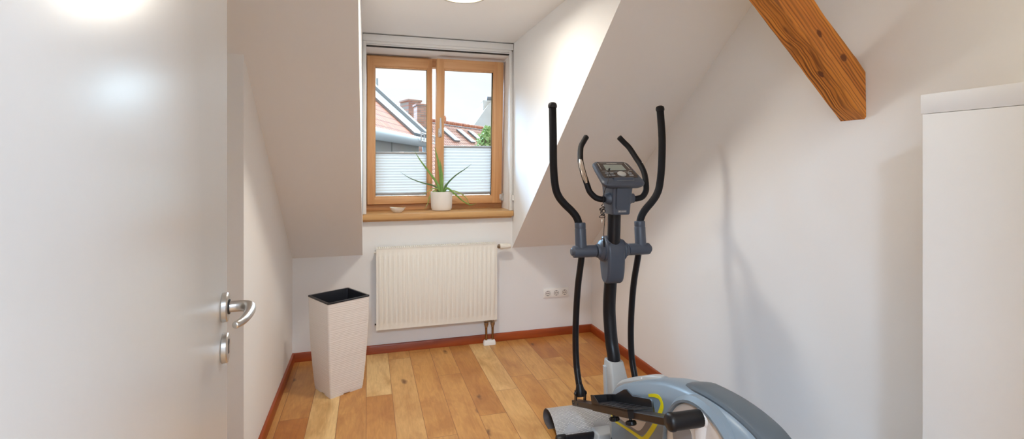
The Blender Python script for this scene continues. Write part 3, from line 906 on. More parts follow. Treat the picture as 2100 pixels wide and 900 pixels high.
v = MB(); v.box(0.0095, 0.0105, hy - 0.0035, hy + 0.0035, hz - 0.082, hz - 0.062, 0.0003)
v.lathe([(0.0055, 0), (0.0055, 0.001)], (0.0097, hy, hz - 0.062), (1, 0, 0), 14); v.build('keyhole', M['dark'], lk)

# ------------------------------------------------------------------ rubber mat under the trainer (front edge has curled up)
PHI = math.radians(-2.5)
TX, TY = 1.135, 2.165
mt = empty('floor_mat', (TX, TY, 0.0), PHI, label='grey chequer-pattern rubber mat with curled front edge under the trainer', cat='mat')
mp_ = [(0.188, 0.003), (0.245, 0.006), (0.272, 0.022), (0.268, 0.050), (0.243, 0.076), (0.205, 0.092), (0.162, 0.095), (0.120, 0.083), (0.080, 0.058), (0.045, 0.030), (0.010, 0.012), (-0.04, 0.005), (-0.12, 0.003), (-0.40, 0.003), (-1.0, 0.003), (-1.25, 0.003)]
mc = catmull([(0, p[0], p[1]) for p in mp_], 7)
arc = [0.0]
for a, b2 in zip(mc[:-1], mc[1:]): arc.append(arc[-1] + (b2 - a).length)
def normals2(c):
    out = []
    for i in range(len(c)):
        t = (c[min(i + 1, len(c) - 1)] - c[max(i - 1, 0)]).normalized()
        out.append(Vector((0, t.z, -t.y)))
    return out
mn = normals2(mc)
mt0, mt1 = -0.262, 0.36
v = MB()
uvl = v.bm.loops.layers.uv.new('UVMap')
us = [mt0 + (mt1 - mt0) * i / 6 for i in range(7)]
TH_ = 0.004
lo = [[v.bm.verts.new((u, c_.y, max(0.0006, c_.z))) for u in us] for c_ in mc]
hi_ = [[v.bm.verts.new((u, c_.y - n_.y * -TH_, max(0.0012, c_.z + n_.z * TH_))) for u in us] for c_, n_ in zip(mc, mn)]
fid = {}
for i in range(len(mc) - 1):
    for j in range(6):
        f = v.bm.faces.new((hi_[i][j], hi_[i][j + 1], hi_[i + 1][j + 1], hi_[i + 1][j]))
        for lp, (ii, jj) in zip(f.loops, ((i, j), (i, j + 1), (i + 1, j + 1), (i + 1, j))):
            lp[uvl].uv = (us[jj], arc[ii])
upper = v.build('tread_surface', M['tread'], mt, smooth=60)
v = MB()
v.loft([[ (u, c_.y, max(0.0006, c_.z)) for u in us] for c_ in mc], cap=False, closed_ring=False)
# edges
for u in (mt0, mt1):
    A = [v.bm.verts.new((u, c_.y, max(0.0006, c_.z))) for c_ in mc]
    B = [v.bm.verts.new((u, c_.y + n_.y * TH_ * .98, max(0.0011, c_.z + n_.z * TH_ * .98))) for c_, n_ in zip(mc, mn)]
    for i in range(len(mc) - 1): v.bm.faces.new((A[i], A[i + 1], B[i + 1], B[i]))
v.build('backing', M['rubber'], mt, smooth=60, label='dark grey rubber backing')
def mat_pt(u, s, lift=0.0006):
    for i in range(len(arc) - 1):
        if arc[i + 1] >= s:
            t = (s - arc[i]) / max(1e-9, arc[i + 1] - arc[i])
            c_ = mc[i].lerp(mc[i + 1], t); n_ = mn[i].lerp(mn[i + 1], t).normalized()
            q = c_ + n_ * (TH_ + lift)
            return (u, q.y, q.z)
def s_of(vv):
    for i in range(8, len(mc)):
        if mc[i].y <= vv and mc[i].z < .097 and i > 35: return arc[i]
    return arc[-1]
def mountain(u0, s0, w_, h_):
    """printed mountain badge: peaks with a line of lettering beneath"""
    v = MB()
    outl = [(-0.5, 0.0), (-0.30, 0.55), (-0.20, 0.50), (0.02, 1.0), (0.18, 0.62), (0.26, 0.70), (0.5, 0.0)]
    nx, ny = 16, 8
    def ytop(x):
        for a, b2 in zip(outl[:-1], outl[1:]):
            if a[0] <= x <= b2[0]:
                return a[1] + (b2[1] - a[1]) * (x - a[0]) / (b2[0] - a[0])
        return 0
    grid = []
    for i in range(nx + 1):
        x = -0.5 + i / nx
        grid.append([v.bm.verts.new(mat_pt(u0 + x * w_, s0 - h_ * ytop(x) * j / ny)) for j in range(ny + 1)])
    for i in range(nx):
        for j in range(ny):
            try: v.bm.faces.new((grid[i][j], grid[i + 1][j], grid[i + 1][j + 1], grid[i][j + 1]))
            except ValueError: pass
    for k in range(8):
        xa = u0 - w_ * 0.42 + w_ * 0.105 * k
        v.face([mat_pt(xa, s0 + 0.008), mat_pt(xa + w_ * 0.075, s0 + 0.008), mat_pt(xa + w_ * 0.075, s0 + 0.017), mat_pt(xa, s0 + 0.017)])
    v.build('printed_badge', M['matprint'], mt, smooth=60, label='grey printed mountain badge')
MS = arc[next(i for i in range(len(mc)) if i > 30 and mc[i].y < 0.085)]
mountain(-0.185, MS + 0.028, 0.085, 0.050)
mountain(-0.030, MS + 0.018, 0.085, 0.046)

# ------------------------------------------------------------------ elliptical trainer (local: x right, y towards the window, z up)
et = empty('elliptical_trainer', (TX, TY, 0.0), PHI, label='black and grey elliptical cross trainer standing right of centre', cat='exercise machine')
# main post
v = MB(); v.tube(catmull([(0, -0.03, 0.30), (0, -0.022, 0.42), (0, 0.004, 0.49), (0, 0.026, 0.60), (0, 0.028, 0.68), (0, 0.014, 0.78), (0, -0.004, 0.90), (0, -0.02, 1.0), (0, -0.028, 1.12), (0, -0.034, 1.17)], 6), 0.031, 22)
v.build('post', M['black'], et)
# silver boot around the post foot
v = MB()
def ring_uv(hu, hv, r, z, cv, n=5): return rr_ring(hu, hv, r, z, 0.0, cv, n)
v.loft([ring_uv(0.046, 0.040, 0.016, 0.05, -0.118), ring_uv(0.048, 0.046, 0.016, 0.14, -0.108), ring_uv(0.049, 0.052, 0.016, 0.24, -0.076), ring_uv(0.0455, 0.050, 0.016, 0.33, -0.043), ring_uv(0.0375, 0.038, 0.014, 0.405, -0.022), ring_uv(0.035, 0.0355, 0.013, 0.412, -0.021)])
v.hexa([(-0.062, -0.078, 0.20), (-0.045, -0.078, 0.20), (-0.045, -0.048, 0.20), (-0.062, -0.048, 0.20), (-0.050, -0.026, 0.385), (-0.036, -0.026, 0.385), (-0.036, -0.004, 0.385), (-0.050, -0.004, 0.385)])
v.build('post_boot', M['silver'], et, bevel=0.002)
# shell of the flywheel housing
prof = [(-0.128, 0.06), (-0.118, 0.16), (-0.112, 0.24), (-0.118, 0.300), (-0.15, 0.345), (-0.224, 0.397), (-0.32, 0.445), (-0.43, 0.497), (-0.55, 0.545), (-0.674, 0.580), (-0.78, 0.597), (-0.87, 0.605), (-0.96, 0.603), (-1.04, 0.588), (-1.10, 0.550), (-1.138, 0.490), (-1.152, 0.42), (-1.148, 0.34), (-1.118, 0.25), (-1.06, 0.16), (-0.98, 0.095), (-0.88, 0.065), (-0.6, 0.058), (-0.3, 0.058)]
pc = [(p.y, p.z) for p in catmull([(0, a, b2) for a, b2 in prof], 5, closed=True)]
def inset(c, d):
    out = []
    n = len(c)
    for i in range(n):
        a, b2 = c[i - 1], c[(i + 1) % n]
        tx, tz = b2[0] - a[0], b2[1] - a[1]
        l = math.hypot(tx, tz)
        nx, nz2 = tz / l, -tx / l
        # inward test with centroid
        ccx, ccz = -0.62, 0.30
        if (ccx - c[i][0]) * nx + (ccz - c[i][1]) * nz2 < 0: nx, nz2 = -nx, -nz2
        out.append((c[i][0] + nx * d, c[i][1] + nz2 * d))
    return out
HWID = 0.082
secs = [(-HWID, 0.060), (-HWID + 0.001, 0.052), (-HWID + 0.006, 0.043), (-0.066, 0.020), (-0.060, 0.014), (-0.046, 0.006), (0.0, 0.0), (0.046, 0.006), (0.060, 0.014), (0.066, 0.020), (HWID - 0.006, 0.043), (HWID - 0.001, 0.052), (HWID, 0.060)]
v = MB()
v.loft([[(u, q[0], q[1]) for q in inset(pc, d)] for u, d in secs], cap=True)
v.build('flywheel_housing', M['hous'], et, smooth=28)
# raised charcoal cover along the crest and the silver cap at the front
def crest(name, i0, i1, hwid, lift, mat, label=None, vee=0.0):
    """cover that follows the crest; vee narrows it to a rounded tongue at the rear"""
    full = pc
    n = i1 - i0 + 1
    def at(f):
        i = int(f); t = f - i
        a, b2 = full[i % len(full)], full[(i + 1) % len(full)]
        tx, tz = b2[0] - a[0], b2[1] - a[1]; l = math.hypot(tx, tz)
        nx, nz2 = -tz / l, tx / l
        if (a[0] + 0.62) * nx + (a[1] - 0.30) * nz2 < 0: nx, nz2 = -nx, -nz2
        return a[0] + (b2[0] - a[0]) * t, a[1] + (b2[1] - a[1]) * t, nx, nz2
    v = MB()
    rings = []
    for k in range(n):
        f = min(1.0, k / 2.5, (n - 1 - k) / 2.5)
        hw2 = hwid * (0.82 + 0.18 * f) if not vee else hwid * max(0.30, math.sqrt(max(0.0, 1 - vee * (k / (n - 1)) ** 2.4)))
        li = lift * (0.15 + 0.85 * f)
        def pt(u, d):
            e = i1 - i0
            x, z, nx, nz2 = at(i0 + e * k / (n - 1))
            return (u, x + nx * d, z + nz2 * d)
        rings.append([pt(-hw2, -0.018), pt(-hw2, li - 0.012), pt(-hw2 * .9, li - 0.004), pt(-hw2 * .75, li), pt(-hw2 * .35, li + 0.002), pt(0, li + 0.003), pt(hw2 * .35, li + 0.002), pt(hw2 * .75, li), pt(hw2 * .9, li - 0.004), pt(hw2, li - 0.012), pt(hw2, -0.018)])
    v.loft(rings)
    return v.build(name, mat, et, smooth=28, label=label)
def idx(vv, lo=0):
    for i in range(lo, len(pc)):
        if pc[i][0] <= vv and pc[i][1] > 0.3: return i
crest('crest_cover', idx(-0.672), idx(-1.151, 70) or 80, 0.049, 0.010, M['band'])
crest('front_cap', idx(-0.135, 12), idx(-0.475), 0.056, 0.010, M['silver'], label='silver grey front cap', vee=0.97)
for k, vv in enumerate((-0.26, -0.31, -0.36)):            # moulded bumps on the cap
    i = idx(vv)
    v = MB(); v.lathe([(0.006, 0), (0.005, 0.003), (0.0, 0.004)], (-0.036, pc[i][0], pc[i][1] + 0.003), (-0.3, 0.35, 0.85), 10)
    v.build('cap_stud', M['socket'], et)
# crank discs with raised crescent rim
DC = (-0.838, 0.366)
def side_parts(s):
    sg = -1 if s < 0 else 1
    us_ = s * HWID - (0.014 if s > 0 else 0.0)      # the far disc sits a little deeper
    v = MB()   # rim on the housing side, thicker towards the top
    rings = []
    for k in range(49):
        a = 2 * PI * k / 48
        ci, si = math.cos(a), math.sin(a)
        ro = 0.216 + (0.024 if s < 0 else 0.0) * max(0, (math.cos(a - math.radians(118)) + 0.3) / 1.3)
        inn = (DC[0] + 0.211 * ci, DC[1] + 0.211 * si)
        out = (DC[0] + ro * ci, DC[1] + ro * si)
        mid = ((inn[0] * .6 + out[0] * .4), (inn[1] * .6 + out[1] * .4))
        rings.append([(us_ - sg * 0.02, *inn), (us_ + sg * 0.014, *inn), (us_ + sg * 0.016, *mid), (us_ + sg * 0.004, *out), (us_ - sg * 0.02, *out)])
    v.loft(rings, cap=False)
    v.build('disc_rim', M['hous'], et, smooth=40)
    v = MB()
    v.lathe([(0.0, -0.012), (0.2075, -0.012), (0.2085, -0.004), (0.2085, 0.001), (0.205, 0.004), (0.196, 0.005), (0.13, 0.007), (0.0, 0.007)], (us_, DC[0], DC[1]), (sg, 0, 0), 72, cap=False)
    d = v.build('crank_disc', M['disc'], et, smooth=40)
    # grey insets
    for a0 in (-60, 60, 180):
        v = MB()
        base = math.radians(a0 + (CR if s < 0 else CR + 180))
        poly = []
        for k in range(24):
            t = 2 * PI * k / 24
            rr_ = 0.125 + 0.052 * math.cos(t)
            aa = base + 0.55 * math.sin(t) * (1.0 - 0.25 * math.cos(t))
            poly.append((DC[0] + rr_ * math.cos(aa), DC[1] + rr_ * math.sin(aa)))
        v.prism(poly, 0, us_ + sg * 0.004, us_ + sg * 0.0085)
        v.build('disc_inset', M['discgrey'], d)
    # boss that carries the crank pin
    ang = math.radians(CR if s < 0 else CR + 180)
    px_, pz_ = DC[0] + 0.187 * math.cos(ang), DC[1] + 0.187 * math.sin(ang)
    v = MB()
    v.lathe([(0.026, 0.003), (0.030, 0.008), (0.026, 0.016), (0.0, 0.0165)], (us_, px_ , pz_), (sg, 0, 0), 20)
    cxm, czm = DC[0] + 0.10 * math.cos(ang), DC[1] + 0.10 * math.sin(ang)
    v.tube([(us_ + sg * 0.006, px_, pz_), (us_ + sg * 0.007, cxm, czm), (us_ + sg * 0.006, DC[0], DC[1])], [0.024, 0.018, 0.03], 14, flat=1.0)
    v.build('pin_boss', M['disc'], d)
    return px_, pz_
CR = 92.0
pinL = side_parts(-1)
pinR = side_parts(1)
# printed badge on the left side: yellow outline, grey border, white centre
def ribbon(pts, wid, u, thick=0.0012):
    P = catmull([(0, a, b2) for a, b2 in pts], 6)
    n = len(P)
    v = MB()
    rings = []
    for i, p in enumerate(P):
        t = (P[min(i + 1, n - 1)] - P[max(i - 1, 0)]).normalized()
        nn = Vector((0, -t.z, t.y))
        f = i / (n - 1)
        j = f * (len(wid) - 1); k = min(int(j), len(wid) - 2)
        w_ = wid[k] + (wid[k + 1] - wid[k]) * (j - k)
        a, b2 = p + nn * w_ / 2, p - nn * w_ / 2
        rings.append([(u, a.y, a.z), (u - thick, a.y, a.z), (u - thick, b2.y, b2.z), (u, b2.y, b2.z)])
    v.loft(rings)
    return v
uS = -HWID - 0.0002
out_pts = [(-0.500, 0.466), (-0.545, 0.486), (-0.578, 0.493), (-0.596, 0.479), (-0.590, 0.454), (-0.553, 0.388), (-0.515, 0.335), (-0.478, 0.292), (-0.452, 0.272), (-0.420, 0.266), (-0.34, 0.250), (-0.25, 0.230), (-0.200, 0.222), (-0.168, 0.232), (-0.165, 0.262)]
ribbon(out_pts, [0.010, 0.015, 0.019, 0.021, 0.020, 0.016, 0.011, 0.010, 0.008], uS).build('badge_outline', M['yellow'], et, label='yellow printed outline')
def decal(pts, u0, u1, mat, name, label=None):
    P = catmull([(0, a, b2) for a, b2 in pts], 5, closed=True)
    v = MB(); v.prism([(p.y, p.z) for p in P], 0, u0, u1)
    return v.build(name, mat, et, smooth=0, label=label)
decal([(-0.21, 0.244), (-0.30, 0.252), (-0.40, 0.272), (-0.445, 0.285), (-0.49, 0.325), (-0.535, 0.395), (-0.54, 0.44), (-0.46, 0.44), (-0.35, 0.40), (-0.25, 0.34), (-0.19, 0.28)], uS, uS - 0.0010, M['greyprint'], 'badge_border')
decal([(-0.225, 0.256), (-0.30, 0.264), (-0.385, 0.280), (-0.425, 0.292), (-0.46, 0.325), (-0.492, 0.375), (-0.50, 0.42), (-0.44, 0.42), (-0.35, 0.385), (-0.26, 0.33), (-0.21, 0.285)], uS - 0.0008, uS - 0.0018, M['disc'], 'badge_centre')

# stabilisers
for nm, vv, hu, rad_, zc in (('front_stabilizer', 0.0, 0.245, 0.0245, 0.041), ('rear_stabilizer', -1.02, 0.24, 0.0255, 0.040)):
    v = MB(); v.tube([(-hu, vv, zc), (hu, vv, zc)], rad_, 18); st = v.build(nm, M['black'], et)
    for s in (-1, 1):
        v = MB()
        v.lathe([(rad_ + 0.004, 0), (rad_ + 0.006, 0.004), (rad_ + 0.006, 0.034), (rad_ + 0.001, 0.046), (rad_ - 0.01, 0.050), (0.0, 0.051)], (s * (hu - 0.01), vv, zc), (s, 0, 0), 20)
        v.box(s * (hu + 0.01) - 0.016, s * (hu + 0.01) + 0.016, vv - 0.02, vv + 0.02, 0.0075 if vv > -0.5 else 0.0075, zc - 0.01)
        v.build('end_cap', M['blackpl'], st)
v = MB()
v.hexa([(-0.118, -0.060, 0.022), (0.118, -0.060, 0.022), (0.118, 0.058, 0.022), (-0.118, 0.058, 0.022), (-0.090, -0.050, 0.074), (0.090, -0.050, 0.074), (0.090, 0.036, 0.070), (-0.090, 0.036, 0.070)])
v.build('stabilizer_cover', M['silver'], et, bevel=0.008)
v = MB(); v.box(-0.025, 0.025, -1.04, -0.05, 0.030, 0.062, 0.004); v.build('base_beam', M['black'], et)

# pivot with cover, bellows and sleeves
PZ = 0.934
v = MB()
cv = catmull([(0, 0.030, 1.0), (0, -0.01, 0.995), (0, -0.052, 0.96), (0, -0.062, 0.90), (0, -0.054, 0.83), (0, -0.036, 0.786), (0, 0.0, 0.776), (0, 0.030, 0.80), (0, 0.050, 0.88), (0, 0.052, 0.955)], 5, closed=True)
cp = [(p.y, p.z) for p in cv]
def insetc(c, f):
    return [(-0.004 + (a + 0.004) * f, 0.888 + (b2 - 0.888) * (1 - (1 - f) * .45)) for a, b2 in c]
v.loft([[(u, q[0], q[1]) for q in insetc(cp, f)] for u, f in ((-0.044, 0.82), (-0.040, 0.93), (-0.034, 0.99), (-0.030, 1.0), (0.030, 1.0), (0.034, 0.99), (0.040, 0.93), (0.044, 0.82))])
v.build('pivot_cover', M['slate'], et, smooth=30)
for zz in (0.975, 0.80):
    v = MB(); v.lathe([(0.0035, 0), (0.0035, 0.003)], (-0.034, -0.052 if zz > .9 else -0.030, zz), (-0.5, -0.85, 0), 10)
    v.build('cover_screw', M['dark'], et)
for s in (-1, 1):
    v = MB()
    v.lathe([(0.057, 0.032), (0.057, 0.041), (0.049, 0.049), (0.051, 0.056), (0.044, 0.063), (0.034, 0.070), (0.0345, 0.0735), (0.031, 0.0805), (0.020, 0.082)], (0, 0, PZ), (s, 0, 0), 30); v.build('bellows', M['slate'], et)
    v = MB()
    v.lathe([(0.020, 0.070), (0.020, 0.090)], (0, 0, PZ), (s, 0, 0), 24); v.build('axle', M['dark'], et)
    v = MB()
    v.lathe([(0.026, 0.084), (0.0285, 0.086), (0.0285, 0.192), (0.0275, 0.197), (0.024, 0.199), (0.024, 0.199), (0.019, 0.1995), (0.018, 0.206), (0.015, 0.209), (0.0, 0.2095)], (0, 0, PZ), (s, 0, 0), 28)
    sl = v.build('pivot_sleeve', M['slate'], et)
    v = MB()
    v.lathe([(0.0275, -0.01), (0.0270, 0.085), (0.0255, 0.089), (0.0265, 0.092), (0.0265, 0.112), (0.0245, 0.116), (0.020, 0.117)], (s * 0.157, 0.006, PZ + 0.02), (0.0, 0.10, 1.0), 26)
    v.build('grip_socket', M['slate'], sl)
    # moving handle
    hp = catmull([(s * 0.158, 0.020, 1.02), (s * 0.160, 0.022, 1.055), (s * 0.172, 0.024, 1.094), (s * 0.196, 0.028, 1.126), (s * 0.231, 0.032, 1.160), (s * 0.260, 0.034, 1.197), (s * 0.277, 0.034, 1.245), (s * 0.287, 0.032, 1.343), (s * 0.289, 0.031, 1.483), (s * 0.287, 0.046, 1.632)], 8)
    v = MB(); v.tube(hp, 0.0182, 20); mh = v.build('moving_handle', M['foam'], et)
    e1 = hp[-1]; dd_ = (hp[-1] - hp[-3]).normalized()
    v = MB(); v.lathe([(0.0205, -0.010), (0.0215, -0.006), (0.0215, 0.002), (0.019, 0.010), (0.012, 0.015), (0.0, 0.0165)], e1, dd_, 22); v.build('end_cap', M['blackpl'], mh)
    # lower link
    lp = catmull([(s * 0.150, 0.012, PZ - 0.015), (s * 0.150, 0.030, 0.86), (s * 0.150, 0.062, 0.76), (s * 0.150, 0.084, 0.64), (s * 0.150, 0.096, 0.50), (s * 0.150, 0.086, 0.37), (s * 0.150, 0.046, 0.268)], 6)
    v = MB(); v.tube(lp, 0.0158, 18); lk_ = v.build('link_arm', M['black'], et)
    # knuckle at the foot of the link and fork on the pedal arm
    K = Vector((s * 0.150, 0.031, 0.243))
    v = MB()
    v.lathe([(0.0155, 0.04), (0.021, 0.018), (0.022, -0.004), (0.019, -0.016)], K, (0, 0.35, 0.94), 16)
    v.lathe([(0.0, -0.031), (0.007, -0.031), (0.010, -0.026), (0.010, 0.026), (0.007, 0.031), (0.0, 0.031)], K, (1, 0, 0), 14, cap=False)
    v.build('knuckle', M['blackpl'], lk_)
    # pedal arm
    pin = pinL if s < 0 else pinR
    A0 = Vector((s * 0.156, 0.072, 0.180))
    A1 = Vector((s * 0.178, pin[0] - 0.008, pin[1]))
    ax = (A1 - A0).normalized()
    lat = Vector((1, 0, 0)); lat = (lat - ax * lat.dot(ax)).normalized()
    upv = lat.cross(ax)
    if upv.z < 0: upv = -upv
    def rect(c_, a, b2, bev=0.003):
        return [c_ + lat * x + upv * y for x, y in ((-a + bev, -b2), (a - bev, -b2), (a, -b2 + bev), (a, b2 - bev), (a - bev, b2), (-a + bev, b2), (-a, b2 - bev), (-a, -b2 + bev))]
    v = MB(); v.loft([rect(A0 + (A1 - A0) * t, 0.0215, 0.0130) for t in (0, 0.25, 0.5, 0.75, 1.0)])
    pa = v.build('pedal_arm', M['black'], et, smooth=30)
    for q in (-1, 1):
        v = MB()
        B0 = K + Vector((q * 0.0235, 0.004, -0.048)); B1 = K + Vector((q * 0.0235, 0, 0.012))
        v.hexa([B0 + Vector((-0.0025, -0.012, 0)), B0 + Vector((0.0025, -0.012, 0)), B0 + Vector((0.0025, 0.012, 0)), B0 + Vector((-0.0025, 0.012, 0)), B1 + Vector((-0.0025, -0.012, 0)), B1 + Vector((0.0025, -0.012, 0)), B1 + Vector((0.0025, 0.012, 0)), B1 + Vector((-0.0025, 0.012, 0))])
        v.build('fork_plate', M['black'], pa)
    for t in (0.025, 0.085):
        v = MB()
        v.lathe([(0.0058, 0), (0.005, 0.003), (0.0, 0.0035)], A0 + (A1 - A0) * t + lat * (s * 0.0215), lat * s, 10)
        v.build('bolt', M['blackpl'], pa)
    # crank joint sleeve
    v = MB()
    cj = Vector((0, pin[0], pin[1]))
    v.lathe([(0.0, 0.094), (0.024, 0.094), (0.0265, 0.096), (0.0265, 0.192), (0.0285, 0.193), (0.0285, 0.200), (0.026, 0.207), (0.020, 0.212), (0.0, 0.2145)], cj, (s, 0, 0), 30, cap=False)
    v.build('crank_joint', M['blackpl'], pa)
    # pedal: local frame on the arm (a: outward, l: along the arm to the rear, h: up)
    def pp(a, l, h):
        return A0 + lat * (a * s) + ax * l + upv * h
    L0, L1 = 0.305, 0.720        # toe, heel
    ow, iw = 0.036, -0.064       # outer and inner edge
    v = MB()
    flo = [(ow, L0 + 0.02), (ow, L1 - 0.02), (ow - 0.016, L1), (iw + 0.014, L1 + .012), (iw, L1 - 0.005), (iw, L0 + 0.02), (iw + 0.02, L0), (ow - 0.02, L0)]
    A = [v.bm.verts.new(pp(a, l, 0.0132)) for a, l in flo]; B = [v.bm.verts.new(pp(a, l, 0.018)) for a, l in flo]
    v.bm.faces.new(A); v.bm.faces.new(B[::-1])
    for i in range(len(flo)): v.bm.faces.new((A[i], A[(i + 1) % 8], B[(i + 1) % 8], B[i]))
    # skirt, rim, toe and inner walls with changing height; inner wall with its peak
    wall = [(ow - 0.016, L1, 0.020), (ow, L1 - 0.02, 0.021), (ow, L0 + 0.125, 0.021), (ow, L0 + 0.100, 0.025), (ow, L0 + 0.055, 0.050), (ow, L0 + 0.02, 0.052), (ow - 0.02, L0, 0.048), (iw + 0.02, L0, 0.046), (iw, L0 + 0.02, 0.046), (iw, L0 + 0.07, 0.048), (iw, L0 + 0.165, 0.070), (iw, L0 + 0.195, 0.071), (iw, L0 + 0.245, 0.049), (iw, L1 - 0.02, 0.046), (iw, L1 - 0.006, 0.040), (iw + 0.014, L1 + 0.012, 0.021), (ow - 0.016, L1, 0.020)]
    rings = []
    t_ = 0.005
    for i, (a, l, h) in enumerate(wall):
        p0 = wall[max(0, i - 1)]; p1 = wall[min(len(wall) - 1, i + 1)]
        if i in (0, len(wall) - 1): p0, p1 = wall[-2], wall[1]
        tx, tl = p1[0] - p0[0], p1[1] - p0[1]; ll = math.hypot(tx, tl)
        na, nl = tl / ll, -tx / ll
        if ((ow + iw) / 2 - a) * na + ((L0 + L1) / 2 - l) * nl * 0.3 < 0: na, nl = -na, -nl
        rings.append([pp(a, l, -0.010), pp(a, l, h - 0.003), pp(a + na * 0.0015, l + nl * 0.0015, h), pp(a + na * t_, l + nl * t_, h - 0.002), pp(a + na * (t_ + 0.001), l + nl * (t_ + 0.001), 0.0165)])
    v.loft(rings, cap=False)
    pd = v.build('pedal', M['blackpl'], pa, smooth=30)
    v = MB()
    for k in range(5):
        l0 = L0 + 0.085 + k * 0.056
        for a0, a1 in ((-0.052, -0.016), (-0.010, 0.026)):
            c8 = []
            for h in (0.017, 0.0198):
                c8 += [pp(a0, l0, h), pp(a1, l0 + 0.012, h), pp(a1, l0 + 0.040, h), pp(a0, l0 + 0.030, h)]
            v.hexa(c8)
    v.build('tread_bars', M['blackpl'], pd, bevel=0.001)
    for t in (0.475, 0.635):
        v = MB()
        c0 = A0 + (A1 - A0) * t - upv * 0.0130
        v.lathe([(0.006, 0), (0.006, 0.012), (0.017, 0.013), (0.0185, 0.016), (0.0185, 0.026), (0.016, 0.029), (0.0, 0.0295)], c0, -upv, 18)
        for k in range(9):
            a = 2 * PI * k / 9
            o_ = c0 + (lat * math.cos(a) + ax * math.sin(a)) * 0.0178 - upv * 0.0205
            v.tube([o_ - upv * 0.005, o_ + upv * 0.005], 0.003, 6)
        v.build('adjusting_knob', M['blackpl'], pd)

# console neck
v = MB()
def nk(hu, v0, v1, z, r=0.010, n=4):
    return rr_ring(hu, (v1 - v0) / 2, r, z, -0.001, (v0 + v1) / 2 - 0.022, n)
v.loft([nk(0.042, -0.083, 0.010, 1.116), nk(0.044, -0.087, 0.014, 1.121), nk(0.047, -0.092, 0.020, 1.18), nk(0.050, -0.100, 0.025, 1.235), nk(0.052, -0.112, 0.03, 1.268), nk(0.052, -0.112, 0.03, 1.290)])
for s in (-1, 1):
    v.lathe([(0.032, 0.040), (0.026, 0.060), (0.0225, 0.066), (0.0225, 0.074)], (0, -0.072, 1.190), (s, -0.08, 0), 22)
ne = v.build('console_neck', M['slate'], et, smooth=32)
v = MB(); v.loft([[(x, y - 0.0252, z) for x, y, z in ((-0.028, -0.0885, 1.142), (0.024, -0.0885, 1.142), (0.029, -0.094, 1.152), (0.030, -0.104, 1.245), (-0.034, -0.104, 1.245), (-0.033, -0.094, 1.152))], [(x, y - 0.016, z) for x, y, z in ((-0.028, -0.0885, 1.142), (0.024, -0.0885, 1.142), (0.029, -0.094, 1.152), (0.030, -0.104, 1.245), (-0.034, -0.104, 1.245), (-0.033, -0.094, 1.152))]])
v.build('neck_panel', M['slate'], ne, bevel=0.002)
v = MB(); v.box(-0.022, 0.022, -0.1105, -0.106, 1.1265, 1.1375, 0.001); lg = v.build('maker_plate', M['greyprint'], ne)
v = MB(); v.lathe([(0.0035, 0), (0.0025, 0.0008), (0.0025, 0.0008)], (-0.012, -0.1105, 1.132), (0, -1, 0), 12)
for k in range(7): v.box(-0.004 + k * 0.0034, -0.0018 + k * 0.0034, -0.1112, -0.1104, 1.1308, 1.1332)
v.build('maker_mark', M['silver'], lg)

# console head: tilted slab
cm = Matrix.Translation((-0.004, -0.062, 1.303)) @ Matrix.Rotation(math.radians(30), 4, 'X')
def cring(hx_, hy_, r, z, n=6, taper=0.0):
    return [cm @ Vector((p[0] * (1 - taper * (p[1] + hy_) / (2 * hy_)), p[1], p[2])) for p in rr_ring(hx_, hy_, r, z, n=n)]
v = MB()
v.loft([cring(0.070, 0.066, 0.025, -0.034, taper=.1), cring(0.096, 0.092, 0.03, -0.020, taper=.12), cring(0.106, 0.104, 0.032, -0.004, taper=.12), cring(0.107, 0.105, 0.032, 0.004, taper=.12), cring(0.102, 0.100, 0.030, 0.011, taper=.12), cring(0.094, 0.093, 0.027, 0.0135, taper=.12)])
ch = v.build('console', M['slate'], et, smooth=35)
v = MB()
def cface(pts, z0, z1):
    v.loft([[cm @ Vector((x, y, z0)) for x, y in pts], [cm @ Vector((x, y, z1)) for x, y in pts]])
cface([(-0.084, -0.052), (0.084, -0.052), (0.088, -0.03), (0.080, 0.074), (0.070, 0.088), (-0.070, 0.088), (-0.080, 0.074), (-0.088, -0.03)], 0.012, 0.0148)
v.build('fascia', M['panel'], ch)
v = MB(); cface([(-0.052, 0.012), (0.052, 0.012), (0.048, 0.064), (-0.048, 0.064)], 0.0145, 0.0158); v.build('display', M['screen'], ch, smooth=0)
v = MB()
for pl_ in ([(-0.078, 0.004), (-0.060, 0.004), (-0.052, -0.004), (0.052, -0.004), (0.060, 0.004), (0.078, 0.010)], [(-0.070, 0.078), (-0.074, 0.02)], [(0.070, 0.078), (0.074, 0.02)], [(-0.06, 0.080), (0.06, 0.080)]):
    v.tube([cm @ Vector((x, y, 0.0150)) for x, y in pl_], 0.0011, 6)
v.build('printed_lines', M['silver'], ch)
v = MB(); v.lathe([(0.021, 0.0), (0.021, 0.004), (0.018, 0.006), (0.0, 0.0065)], cm @ Vector((0.012, -0.024, 0.0145)), cm.to_3x3() @ Vector((0, 0, 1)), 26); v.build('dial_button', M['silver'], ch)
for x, y in ((-0.060, -0.016), (-0.036, -0.016), (-0.060, -0.036), (-0.036, -0.036), (0.056, -0.016), (0.056, -0.036)):
    v = MB(); cface([(x - 0.009, y - 0.005), (x + 0.009, y - 0.005), (x + 0.009, y + 0.005), (x - 0.009, y + 0.005)], 0.0145, 0.0175)
    v.build('button', M['discgrey'], ch)
v = MB()
for k in range(9): cface([(-0.026 + k * 0.006, 0.0735), (-0.0218 + k * 0.006, 0.0735), (-0.0218 + k * 0.006, 0.0772), (-0.026 + k * 0.006, 0.0772)], 0.0146, 0.0156)
v.build('lettering', M['silver'], ch, smooth=0)
v = MB(); cface([(-0.034, -0.078), (0.052, -0.078), (0.056, -0.062), (-0.038, -0.062)], 0.0125, 0.0142); v.build('lower_strip', M['discgrey'], ch)
